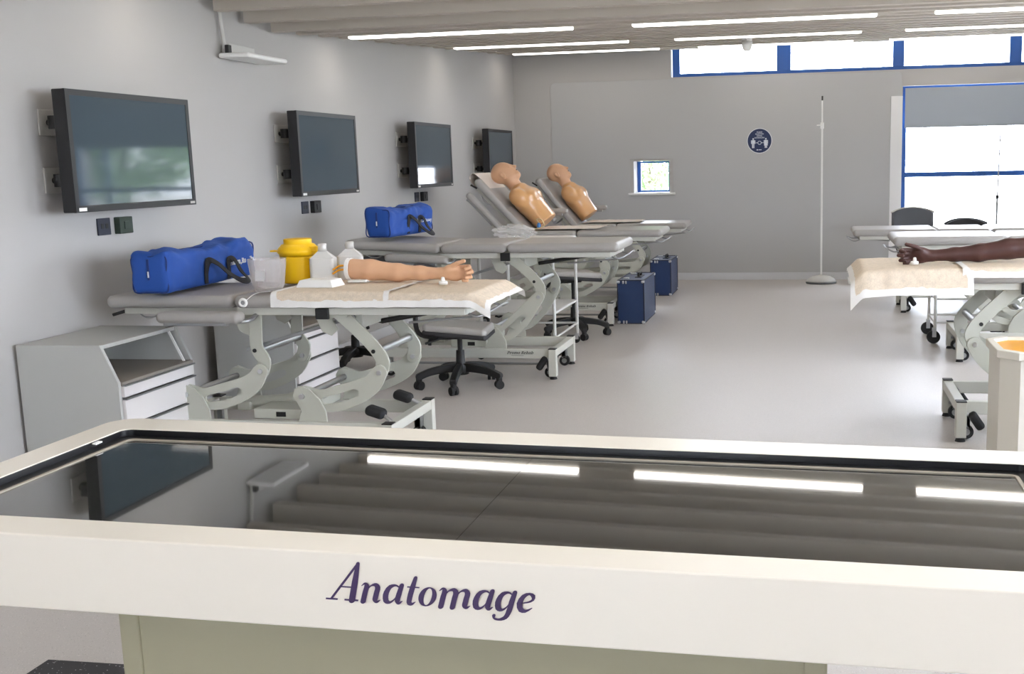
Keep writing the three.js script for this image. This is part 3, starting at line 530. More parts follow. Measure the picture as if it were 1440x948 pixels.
// ---------------------------------------------------------------- blue bags
function denseBox(w, h, d, r, nx, ny, nz) {      // rounded box with enough vertices to crease
  const g = new THREE.BoxGeometry(w, h, d, nx, ny, nz), p = g.attributes.position, c = (v, m) => Math.max(-m, Math.min(m, v));
  for (let i = 0; i < p.count; i++) { const q = V(p.getX(i), p.getY(i), p.getZ(i)), k = V(c(q.x, w / 2 - r), c(q.y, h / 2 - r), c(q.z, d / 2 - r)); q.sub(k); if (q.length() > 1e-6) q.setLength(r); q.add(k); p.setXYZ(i, q.x, q.y, q.z); }
  return g;
}
function bag(label, x, y, z, turn, len, lettering) {
  const o = thing('duffel_bag', label, 'bag', [x, y, z], turn, 'blue duffel bags'), w = 0.19, h = 0.19;   // long axis z, near end +z
  const g = denseBox(w, h, len, 0.035, 14, 14, 44), p = g.attributes.position;
  for (let i = 0; i < p.count; i++) {
    let X = p.getX(i), Y = p.getY(i), Z = p.getZ(i); const k = 0.5 + 0.5 * Math.min(1, (Y + h / 2) / h * 1.4);
    const n = noise.noise(X * 9 + x, Y * 9, Z * 7) * 0.02 + (0.5 - Math.abs(noise.noise(X * 13, Y * 13 + x, Z * 9))) * 0.012 + noise.noise(X * 30, Y * 30 + x, Z * 24) * 0.004;
    X += Math.sign(X) * Math.min(1, Math.abs(X) / 0.05) * (n - 0.004) * 0.8; Y += (Y > -0.02 ? n * 1.4 : 0) - (Y > 0 ? 0.012 * Math.cos(Z * 7) : 0); p.setXYZ(i, X, Math.max(Y, -h / 2) + h / 2, Z);
  }
  g.computeVertexNormals();
  part(o, 'body', g, M.bag);
  const ring = (zz) => tube([[-1, -1], [0, -1], [1, -1], [1, 0], [1, 1], [0, 1], [-1, 1], [-1, 0]].map(([a, b]) => V(a * (w / 2 - 0.012), h / 2 + b * (h / 2 - 0.012), zz)), 0.004, 48, 6, true);
  part(o, 'piping', [ring(len / 2 - 0.01), ring(-len / 2 + 0.01)], M.bagEdge);
  const zp = part(o, 'zipper', [rb(0.012, 0.006, len * 0.85, 0.002, 0, h + 0.001, 0), rb(0.012, 0.1, 0.006, 0.002, 0, h * 0.62, len / 2 + 0.001)], M.bagEdge);
  part(zp, 'zip_pull', rb(0.008, 0.03, 0.004, 0.002, 0, h * 0.5, len / 2 + 0.006), M.chrome);
  const sx = w / 2 + 0.006;
  const hd = [V(sx, 0.012, len * 0.12), V(sx + 0.004, 0.08, len * 0.12), V(sx + 0.012, 0.128, len * 0.1), V(sx + 0.03, 0.11, len * 0.05), V(sx + 0.06, 0.05, -len * 0.02), V(sx + 0.1, 0.01, -len * 0.07), V(sx + 0.1, 0.008, -len * 0.15), V(sx + 0.05, 0.05, -len * 0.18), V(sx + 0.018, 0.115, -len * 0.17), V(sx + 0.006, 0.11, -len * 0.14), V(sx + 0.003, 0.05, -len * 0.14), V(sx, 0.012, -len * 0.14)];
  part(o, 'carry_strap', ribbon(hd, V(0.85, 0.5, 0), 0.034, 0.004, 80, true), M.strap);
  part(o, 'carry_strap', ribbon([V(-sx, 0.012, len * 0.12), V(-sx - 0.02, 0.1, len * 0.1), V(-sx - 0.09, 0.012, len * 0.05), V(-sx - 0.1, 0.01, -len * 0.1), V(-sx - 0.02, 0.1, -len * 0.14), V(-sx, 0.012, -len * 0.14)], V(0, 0, 1), 0.028, 0.004, 60), M.strap);
  const tx = words('Adam,Rouilly', 0.028, 0.002, 0.12).rotateY(Math.PI / 2); tx.computeBoundingBox(); tx.translate(w / 2 + 0.0035, h * 0.42, -len / 2 + 0.035 + (tx.boundingBox.max.z - tx.boundingBox.min.z));
  part(o, 'lettering', tx, M.white).userData.label = 'white embroidered lettering';
}
bag('long blue duffel bag on the near couch, beside the clear bucket', 0.43, 0.833, 7.81, 0.05, 0.92);
bag('blue duffel bag with white zip pull on the second couch', 0.735, 0.945, 5.76, -0.1, 0.66);

// ---------------------------------------------------------------- things on the near couch
function sheet(x0, x1, z0, z1, edge, bend, opt = {}) {      // a pad lying on a couch, drooping over the edges
  const nx = opt.nx || 46, nz = opt.nz || 40, pos = [], uv = [], idx = [];
  const droop = (d, th) => { const r = 0.028; if (d <= 0) return [d, 0]; const a = Math.min(d / r, th); return [r * Math.sin(a) + Math.max(0, d - r * th) * Math.cos(th), r * (1 - Math.cos(a)) + Math.max(0, d - r * th) * Math.sin(th)]; };
  for (let j = 0; j <= nz; j++) for (let i = 0; i <= nx; i++) {
    const x = x0 + (x1 - x0) * i / nx, z = z0 + (z1 - z0) * j / nz;
    let X = x, Z = z, Y = 0;
    if (z > edge.z1) { const [a, b] = droop(z - edge.z1, bend.near); Z = edge.z1 + a; Y -= b; } else if (z < edge.z0) { const [a, b] = droop(edge.z0 - z, bend.far); Z = edge.z0 - a; Y -= b; }
    if (x > edge.x1) { const [a, b] = droop(x - edge.x1, bend.end); X = edge.x1 + a; Y -= b; } else if (x < edge.x0) { const [a, b] = droop(edge.x0 - x, bend.end); X = edge.x0 - a; Y -= b; }
    const n = Math.abs(noise.noise(x * 7, z * 7, opt.s || 1)) * 0.005 + Math.abs(noise.noise(x * 19, z * 19, opt.s || 1)) * 0.003;
    pos.push(X, edge.y + Y + n + (opt.up || 0) + (opt.fold ? opt.fold(x, z) : 0), Z + (Y < 0 ? noise.noise(x * 14, 3, opt.s || 1) * 0.008 : 0)); uv.push(i / nx, j / nz);
  }
  for (let j = 0; j < nz; j++) for (let i = 0; i < nx; i++) { const a = j * (nx + 1) + i; idx.push(a, a + nx + 1, a + 1, a + 1, a + nx + 1, a + nx + 2); }
  const g = new THREE.BufferGeometry(); g.setAttribute('position', new THREE.Float32BufferAttribute(pos, 3)); g.setAttribute('uv', new THREE.Float32BufferAttribute(uv, 2)); g.setIndex(idx); g.computeVertexNormals(); return g;
}
M.pad.side = THREE.DoubleSide;
const e1 = { x0: 0, x1: 2.005, z0: 7.62, z1: 8.18, y: 0.828 };
solo('absorbent_pad', 'tan white bordered pad under the hand of the pale fake arm', 'pad', sheet(1.5, 2.12, 7.56, 8.26, e1, { near: 1.5, far: 1.3, end: 0.5 }, { s: 2 }), M.pad, [0, 0, 0], 0, 'absorbent pads', true);
solo('absorbent_pad', 'tan white bordered pad under the white box and yellow bin', 'pad', sheet(1.03, 1.62, 7.6, 8.27, e1, { near: 1.5, far: 1.3, end: 1 }, { s: 5, up: 0.008 }), M.pad, [0, 0, 0], 0, 'absorbent pads', true);
{ // clear bucket
  const o = thing('clear_bucket', 'empty cloudy clear plastic bucket beside the blue bag', 'bucket', [0.965, 0.83, 8.09]);
  part(o, 'wall', lathe([[0, 0], [0.062, 0], [0.075, 0.03], [0.088, 0.13], [0.09, 0.155], [0.087, 0.155], [0.085, 0.13], [0.072, 0.032], [0.06, 0.003], [0, 0.003]], 40), M.clear);
  part(o, 'label', [rb(0.05, 0.05, 0.002, 0.0008).rotateX(-0.12).translate(0.005, 0.08, 0.0862)], M.film);
}
{ // yellow sharps bin
  const o = thing('sharps_bin', 'round bright yellow sharps bin with lid on near couch', 'bin', [0.955, 0.832, 7.74]);
  part(o, 'body', lathe([[0, 0], [0.08, 0], [0.086, 0.006], [0.094, 0.13], [0.094, 0.14], [0, 0.14]], 44), M.yellow);
  const l = part(o, 'lid', lathe([[0, 0.225], [0.066, 0.225], [0.07, 0.22], [0.07, 0.2], [0.082, 0.196], [0.098, 0.178], [0.104, 0.166], [0.104, 0.155], [0.096, 0.15], [0.094, 0.136], [0, 0.136]], 44), M.yellow);
  part(l, 'tab', [rb(0.05, 0.008, 0.05, 0.003, -0.115, 0.163, 0.01), rb(0.05, 0.03, 0.05, 0.006, 0.1, 0.172, 0.02)], M.yellow);
  const b = part(o, 'warning_band', lathe([[0.0925, 0.1], [0.0945, 0.131]], 30), M.yellow);
}
function bottle(label, x, z, y = 0.8365) {
  const o = thing('spray_bottle', label, 'bottle', [x, y, z], 0.25, 'white square bottles');
  const body = extr(rrect(-0.06, 0.06, -0.035, 0.035, 0.016), 0.125, 0.004).rotateX(-Math.PI / 2).translate(0, 0.0625, 0);
  const sh = new THREE.CylinderGeometry(0.022, 0.083, 0.04, 4, 1).rotateY(Math.PI / 4).scale(1, 1, 0.6).translate(0, 0.145, 0);
  part(o, 'body', [body, toCreasedNormals(sh, 0.5)], M.bottle);
  part(o, 'neck', lathe([[0, 0.16], [0.023, 0.16], [0.021, 0.178], [0.022, 0.196], [0, 0.198]], 24), M.bottle);
  const l = part(o, 'label', rb(0.032, 0.075, 0.001, 0.0004, 0.04, 0.075, 0.0355), M.label);
  part(l, 'print', [0.1, 0.092, 0.065, 0.06].map((yy, i) => bx(0.024 - i * 0.003, i % 2 ? 0.002 : 0.004, 0.0006, 0.04, yy, 0.0363)), M.print);
}
bottle('nearer white square bottle without cap beside yellow bin', 1.115, 7.8);
bottle('farther white square bottle standing behind the fake arm stump', 1.2, 7.66);
{
  const o = thing('white_box', 'low white box with sloping sides on the tan pad', 'box', [1.185, 0.8395, 7.99], -0.05);
  const g = new THREE.CylinderGeometry(0.11, 0.13, 0.034, 4, 1).rotateY(Math.PI / 4).scale(1.05, 1, 0.7).translate(0, 0.017, 0);
  part(o, 'base', toCreasedNormals(g, 0.4), M.white); part(o, 'lid_line', rb(0.15, 0.002, 0.1, 0.0008, 0, 0.0345, 0), M.label);
}
solo('orange_cap', 'tiny orange cap beside the white box', 'cap', lathe([[0, 0], [0.009, 0], [0.009, 0.012], [0.006, 0.018], [0, 0.018]], 14), M.orange, [1.07, 0.84, 7.86]);
{
  const o = thing('tape_reel', 'white round tape reel at the edge of the near couch', 'tape', [0.9, 0.788, 8.225]);
  part(o, 'ring', new THREE.TorusGeometry(0.016, 0.007, 10, 24), M.white); part(o, 'hub', rod(V(0, 0, -0.004), V(0, 0, 0.004), 0.011, 18), M.steel);
  part(o, 'tail', ribbon([V(0.015, 0.01, 0), V(0.05, 0.04, -0.03), V(0.1, 0.045, -0.08)], V(0, 0.3, 1), 0.006, 0.001, 12), M.white);
}
{
  const o = thing('small_bottle', 'tiny white dropper bottle below the pale hand', 'bottle', [1.79, 0.839, 7.93]);
  part(o, 'body', lathe([[0, 0], [0.022, 0], [0.022, 0.012], [0.019, 0.017], [0, 0.017]], 20), M.white);
  part(o, 'nozzle', lathe([[0.011, 0.017], [0.009, 0.03], [0.008, 0.036], [0, 0.038]], 16), M.white);
}
// fake arms: hand at +x end, palm turned to +z; the geometry is one skin
function armGeometry() {
  const P = (px, py) => [1.221 + (px - 483) / 268 - 1.5, 0.826 + (400 - py) * 0.0037 - 0.826];   // arm laid out from its own outline, origin under the elbow
  const body = [[cap([-0.25, .06, 0], [-0.14, .056, 0], .053, .05)], [cap([-0.14, .056, 0], [0.0, .042, 0], .05, .043)], [cap([0, .042, 0], [0.12, .038, 0], .043, .034)], [cap([0.12, .038, 0], [0.245, .036, 0], .034, .027)]].map((a) => a[0]);
  const f1 = (x, y, z) => { let d = 9; for (const q of body) d = smin(d, q(x, y, z), 0.02); d = Math.max(d, -0.245 - x); return d; };
  const g1 = sdfMesh(f1, [-0.27, -0.03, -0.08], [0.25, 0.14, 0.08], 0.006);
  const palm = [cap([.235, .036, 0], [.27, .036, 0], .028, .027), ell([.3, .04, -.002], [.05, .043, .021]), ell([.285, .058, .016], [.034, .022, .018])];
  const fing = [[[.335, .068, 0], [.376, .072, .012], [.388, .068, .036], [.368, .062, .044]], [[.34, .05, -.002], [.384, .05, .01], [.398, .046, .036], [.376, .042, .046]], [[.338, .03, -.002], [.378, .026, .01], [.39, .02, .034], [.368, .019, .044]], [[.33, .014, 0], [.362, .008, .012], [.37, .004, .032], [.352, .004, .04]], [[.278, .068, .022], [.31, .084, .03], [.335, .093, .034], [.358, .1, .034]]];
  const rr = [.0105, .0108, .0102, .009, .0118];
  const f2 = (x, y, z) => { let d = 9; for (const q of palm) d = smin(d, q(x, y, z), 0.022); fing.forEach((c, i) => { let e = 9; for (let k = 0; k < 3; k++) e = Math.min(e, cap(c[k], c[k + 1], rr[i] * (1 - k * .06), rr[i] * (0.94 - k * .06))(x, y, z)); d = smin(d, e, 0.007); }); return smin(d, f1(x, y, z), 0.015); };
  const g2 = sdfMesh(f2, [.2, -0.02, -0.045], [.42, .125, .07], 0.0028);
  return merge([g1, g2]);
}
const ARM = armGeometry();
{
  const o = thing('model_arm', 'pale plastic training arm with open hand on tan pad', 'model arm', [1.51, 0.844, 7.8]);
  part(o, 'skin', ARM, M.skin);
  part(o, 'cuff', [rod(V(-0.262, .0605, 0), V(-0.243, .0605, 0), .056, 40)], M.white);
  part(o, 'vein_tube', [tube([V(-0.25, .075, .02), V(-0.29, .08, .03), V(-0.33, .06, .03)], .005, 16), tube([V(-0.25, .06, .03), V(-0.29, .06, .04), V(-0.33, .04, .035)], .005, 16)], M.yellowLid);
  part(o, 'stand_foot', rb(0.1, 0.014, 0.1, 0.004, -0.2, 0.004, 0), M.white);
}
{
  const o = thing('model_arm', 'dark brown plastic training arm with curled hand', 'model arm', [4.385, 0.876, 7.26]);
  const g = ARM.clone().scale(-1, 1, 1), p = g.attributes.position;
  const n = g.attributes.normal; for (let i = 0; i < p.count; i += 3) for (const a of [p, n]) { const t = [a.getX(i + 1), a.getY(i + 1), a.getZ(i + 1)]; a.setXYZ(i + 1, a.getX(i + 2), a.getY(i + 2), a.getZ(i + 2)); a.setXYZ(i + 2, ...t); }
  g.translate(0, 0, 0); const rest = cap([0.22, .062, 0], [0.46, .075, 0], .05, .055), g3 = sdfMesh(rest, [0.14, -0.02, -0.08], [0.56, 0.15, 0.08], 0.008);
  part(o, 'skin', [g.rotateZ(0.03), g3.rotateZ(0.03)], M.darkSkin);
}
const e2 = { x0: 3.81, x1: 9, z0: 6.92, z1: 7.515, y: 0.862 };
solo('absorbent_pad', 'creased tan pad hanging over the foot of the right couch', 'pad', sheet(3.72, 4.32, 6.88, 7.66, e2, { near: 1.25, far: 0.7, end: 0.75 }, { s: 9, fold: (x, z) => -0.05 * Math.max(0, (3.95 - x)) * Math.max(0, (z - 7.2)) * 4 }), M.pad, [0, 0, 0], 0, 'absorbent pads', true);
solo('absorbent_pad', 'flat tan pad under the upper part of the dark arm', 'pad', sheet(4.27, 4.86, 6.92, 7.58, e2, { near: 1.5, far: 1.4, end: 1 }, { s: 12, up: 0.007 }), M.pad, [0, 0, 0], 0, 'absorbent pads', true);
{
  const o = thing('small_bottle', 'tiny pale dropper bottle below the dark hand', 'bottle', [4.06, 0.87, 7.36]);
  part(o, 'body', lathe([[0, 0], [0.02, 0], [0.02, 0.012], [0.017, 0.016], [0, 0.016]], 20), M.white); part(o, 'nozzle', lathe([[0.01, 0.016], [0.007, 0.034], [0, 0.036]], 16), M.white);
}
// ---------------------------------------------------------------- training torsos
function torsoParts() {
  const head = (x, y, z) => {
    let d = smin(ell([0, .6, -.015], [.077, .092, .1])(x, y, z), ell([0, .55, .032], [.06, .092, .072])(x, y, z), .03);
    d = smin(d, cap([0, .478, .078], [0, .484, .082], .022)(x, y, z), .03); for (const s of [-1, 1]) d = smin(d, cap([s * .05, .52, .005], [s * .012, .482, .075], .018)(x, y, z), .025);                                                  // chin
    for (const s of [-1, 1]) d = Math.max(d, -ell([s * .03, .578, .112], [.02, .012, .022])(x, y, z));                   // eye hollows
    for (const s of [-1, 1]) d = smin(d, ell([s * .03, .576, .082], [.015, .011, .013])(x, y, z), .008);
    d = smin(d, cap([0, .585, .093], [0, .548, .116], .008, .013)(x, y, z), .012);                                        // nose
    d = smin(d, ell([0, .517, .09], [.024, .014, .018])(x, y, z), .012); d = Math.max(d, -ell([0, .517, .112], [.018, .006, .014])(x, y, z));
    for (const s of [-1, 1]) { d = smin(d, ell([s * .082, .562, -.005], [.014, .036, .024])(x, y, z), .008); d = Math.max(d, -ell([s * .1, .562, 0.002], [.01, .022, .012])(x, y, z)); }
    d = smin(d, cap([0, .36, -.015], [0, .54, -.005], .062, .056)(x, y, z), .035);
    return Math.max(d, .36 - y);
  };
  const chest = (x, y, z) => {
    let d = smin(ell([0, .25, -.005], [.2, .17, .118])(x, y, z), ell([0, .06, -.005], [.165, .2, .105])(x, y, z), .06);
    for (const s of [-1, 1]) { d = smin(d, ell([s * .185, .305, -.01], [.068, .09, .078])(x, y, z), .035); d = smin(d, ell([s * .082, .262, .07], [.09, .065, .05])(x, y, z), .03); d = smin(d, cap([s * .02, .375, .05], [s * .15, .37, .03], .014)(x, y, z), .03); }
    d = smin(d, ell([0, .39, -.012], [.09, .04, .07])(x, y, z), .05);
    d = Math.max(d, -ell([0, .2, .13], [.012, .12, .016])(x, y, z) * .7);
    return Math.max(d, -y);
  };
  return [sdfMesh(head, [-.11, .34, -.14], [.11, .71, .15], .0055), sdfMesh(chest, [-.27, -.01, -.15], [.27, .46, .15], .009)];
}
const [HEAD, CHEST] = torsoParts();
function torso(label, hx, hy, z, ang, u, n) {     // on a couch back hinged at (hx, hy) and raised by ang
  const o = thing('training_torso', label, 'training torso', [0, 0, 0], 0, 'training torsos');
  const Y = V(-Math.cos(ang), Math.sin(ang), 0), Z = V(Math.sin(ang), Math.cos(ang), 0), X = Y.clone().cross(Z);
  const m = new THREE.Matrix4().makeBasis(X, Y, Z), c = V(hx, hy, z).addScaledVector(Y, u).addScaledVector(Z, n);
  o.position.copy(c); o.quaternion.setFromRotationMatrix(m);
  const hd = new THREE.Matrix4().makeTranslation(0, .4, 0).multiply(new THREE.Matrix4().makeRotationX(-0.08)).multiply(new THREE.Matrix4().makeTranslation(0, -.4, 0.012));
  const b = part(o, 'chest', CHEST, M.torso), h = part(o, 'head', HEAD.clone().applyMatrix4(hd), M.skin);
  part(h, 'mouth', new THREE.SphereGeometry(1, 16, 10).scale(.021, .008, .01).translate(0, .517, .099).applyMatrix4(hd), M.mouth);
  return o;
}
torso('bald training torso on the nearer raised couch back', 1.1, 0.838, 3.42, 0.85, -0.025, 0.122);
torso('bald training torso on the farther raised couch back', 1.075, 0.775, 1.33, 0.93, 0.0, 0.125);
function paperStrip(label, pts, z, w) { solo('couch_paper', label, 'couch paper', ribbon(pts.map(([x, y]) => V(x, y, z)), V(0, 0, 1), w, 0.003, 60), M.paper, [0, 0, 0], 0, 'couch paper'); }
{
  const hx = 1.085, hy = 0.835, c = Math.cos(0.82), s = Math.sin(0.82), q = (u, n) => [hx - c * u + s * n, hy + s * u + c * n];
  paperStrip('strip of pale paper over the nearer raised couch back', [q(0.6, -0.075), q(0.69, -0.05), q(0.695, 0.0), q(0.64, 0.016), q(0.4, 0.017), q(0.14, 0.016)], 3.42, 0.5);
  solo('absorbent_pad', 'pale pad in front of the nearer torso', 'pad', sheet(1.17, 1.72, 3.2, 3.7, { x0: 0, x1: 9, z0: 3.18, z1: 3.72, y: 0.847 }, { near: 1, far: 1, end: 1 }, { s: 31 }), M.paper, [0, 0, 0], 0, 'absorbent pads', true);
  solo('couch_paper', 'crumpled pale paper in front of the farther torso', 'couch paper', sheet(1.15, 1.75, 1.1, 1.6, { x0: 0, x1: 9, z0: 1.08, z1: 1.64, y: 0.788 }, { near: 1, far: 1, end: 1 }, { s: 37 }), M.paper, [0, 0, 0], 0, 'couch paper', true);
  const o = thing('squeeze_bulb', 'small blue rubber bulb beside the nearer torso', 'bulb', [1.2, 0.88, 3.7]);
  part(o, 'bulb', lathe([[0, -0.022], [0.014, -0.018], [0.02, 0], [0.014, 0.018], [0.005, 0.026], [0, 0.027]], 20), M.bulbBlue);
  part(o, 'tube', tube([V(0, 0.025, 0), V(-0.02, 0.055, -0.01), V(0.03, 0.05, 0.01), V(0.05, 0.0, 0.01), V(-0.02, -0.025, 0.02), V(-0.05, -0.03, 0.02)], 0.004, 40), M.cable);
}
function crumple(label, x, y, z, r, m) {
  const g = new THREE.IcosahedronGeometry(r, 4), p = g.attributes.position;
  for (let i = 0; i < p.count; i++) { const a = p.getX(i) / r, b = p.getY(i) / r, c = p.getZ(i) / r, n = 1 + 0.5 * noise.noise(a * 2.6 + x, b * 2.6, c * 2.6) + 0.25 * noise.noise(a * 6, b * 6 + x, c * 6); p.setXYZ(i, p.getX(i) * n * 1.5, Math.max(-r * .45, p.getY(i) * n * 0.55) + r * .45, p.getZ(i) * n); }
  g.computeVertexNormals(); solo('plastic_wrap', label, 'plastic wrap', g, m, [x, y, z]);
}
crumple('crumpled clear plastic wrap between the blue bag and nearer torso', 1.33, 0.858, 4.95, 0.1, M.film);

// ---------------------------------------------------------------- blue transport cases
function hardCase(label, x0, x1, z0, z1, h) {
  const o = thing('transport_case', label, 'case', [(x0 + x1) / 2, 0, (z0 + z1) / 2], 0, 'blue transport cases'), a = (x1 - x0) / 2, b = (z1 - z0) / 2;
  part(o, 'shell', rbb(-a, a, 0, h, -b, b, 0.006), M.caseBlue);
  const tr = []; for (const sx of [-1, 1]) for (const sz of [-1, 1]) tr.push(rb(0.01, h, 0.01, 0.003, sx * a, h / 2, sz * b));
  for (const y of [0.002, h]) { for (const sz of [-1, 1]) tr.push(rb(2 * a, 0.01, 0.01, 0.003, 0, Math.max(0.005, y), sz * b)); for (const sx of [-1, 1]) tr.push(rb(0.01, 0.01, 2 * b, 0.003, sx * a, Math.max(0.005, y), 0)); }
  part(o, 'edging', tr, M.caseTrim);
  for (const sx of [-1, 1]) for (const sz of [-1, 1]) for (const y of [0.014, h - 0.012]) part(o, 'corner_cap', rb(0.03, 0.028, 0.03, 0.01, sx * (a - 0.007), y, sz * (b - 0.007)), M.chrome);
  for (const y of [0.016, h - 0.016]) for (const q of [0.05, 0.075]) part(o, 'latch', rb(0.014, 0.026, 0.012, 0.003, -a + q, y, b + 0.004), M.chrome);
  const hd = part(o, 'handle', tube([V(0.03, h, -0.07), V(0.03, h + 0.03, -0.06), V(0.03, h + 0.034, 0), V(0.03, h + 0.03, 0.06), V(0.03, h, 0.07)], 0.011, 30), M.black);
  part(hd, 'handle_plate', [rb(0.06, 0.006, 0.2, 0.002, 0.03, h + 0.003, 0)], M.caseTrim);
  for (const q of [-0.2, 0.2]) part(o, 'clasp', rb(0.05, 0.012, 0.04, 0.003, -0.06, h + 0.006, q * b * 3), M.chrome);
}
hardCase('nearer navy blue flight case standing by the couch wheels', 1.868, 2.1, 2.92, 3.6, 0.385);
hardCase('farther navy blue flight case near the end wall', 1.862, 2.078, 1.0, 1.57, 0.378);

// ---------------------------------------------------------------- height measure, scale, drip stand, bin
{
  const o = thing('height_measure', 'tall thin white height measuring rod on domed grey foot', 'height measure', [3.658, 0, 0.42]);
  const g = lathe([[0, 0.1], [0.03, 0.098], [0.1, 0.082], [0.15, 0.055], [0.168, 0.03], [0.17, 0.02], [0, 0.02]], 40).scale(1, 1, 0.75);
  part(o, 'foot', g, M.device); part(o, 'foot_plate', lathe([[0, 0.02], [0.17, 0.02], [0.172, 0.012], [0.165, 0], [0, 0]], 40).scale(1.02, 1, 0.82), M.lens);
  part(o, 'rod', [rbb(-0.011, 0.011, 0.08, 1.78, -0.006, 0.006, 0.003), rbb(-0.008, 0.008, 1.78, 2.06, -0.005, 0.005, 0.003)], M.white);
  part(o, 'slider', [rb(0.04, 0.07, 0.03, 0.008, 0, 1.77, 0.0), rb(0.06, 0.012, 0.02, 0.004, -0.03, 1.775, 0.02)], M.white);
  part(o, 'tip', rb(0.018, 0.05, 0.014, 0.004, 0, 2.07, 0), M.black);
}
{
  const o = thing('floor_scale', 'flat dark topped weighing scale on floor by end wall', 'scale', [4.13, 0, 0.42]);
  part(o, 'body', rb(0.34, 0.05, 0.36, 0.008, 0, 0.03, 0), M.white); part(o, 'tread', rb(0.31, 0.006, 0.32, 0.002, 0, 0.058, 0), M.scale); part(o, 'feet', [bx(0.3, 0.012, 0.3, 0, 0.006, 0)], M.black);
}
{
  const o = thing('drip_stand', 'thin metal drip stand against the big window', 'stand', [5.51, 0, 0.72]);
  part(o, 'pole', [rod(V(0, 0.06, 0), V(0, 0.98, 0), 0.011), rod(V(0, 0.95, 0), V(0.012, 1.64, 0), 0.007)], M.steel); part(o, 'clamp', rb(0.03, 0.04, 0.03, 0.008, 0, 0.96, 0), M.black);
  for (let k = 0; k < 5; k++) { const a = k * 1.2566; part(o, 'leg', rod(V(0, 0.08, 0), V(0.26 * Math.cos(a), 0.04, 0.26 * Math.sin(a)), 0.01), M.steel); part(o, 'caster', rod(V(0.26 * Math.cos(a) - 0.008, 0.022, 0.26 * Math.sin(a)), V(0.26 * Math.cos(a) + 0.008, 0.022, 0.26 * Math.sin(a)), 0.022, 14), M.rubber); }
}
{
  const o = thing('clinical_bin', 'cream pedal bin with orange yellow lid at the right edge', 'bin', [4.6, 0, 8.05]);
  const oct = (a, b, c) => poly([[-a + c, -b], [a - c, -b], [a, -b + c], [a, b - c], [a - c, b], [-a + c, b], [-a, b - c], [-a, -b + c]]);
  part(o, 'body', extr(oct(0.25, 0.21, 0.07), 0.55, 0.004).rotateX(-Math.PI / 2).translate(0, 0.275, 0), M.binWhite);
  const rim = oct(0.265, 0.225, 0.075); rim.holes.push(new THREE.Path(oct(0.24, 0.2, 0.07).getPoints()));
  part(o, 'rim', extr(rim, 0.035, 0.004).rotateX(-Math.PI / 2).translate(0, 0.5665, 0), M.binWhite);
  part(o, 'lid', extr(oct(0.238, 0.198, 0.068), 0.014, 0.003).rotateX(-Math.PI / 2).translate(0, 0.562, 0), M.yellowLid);
}

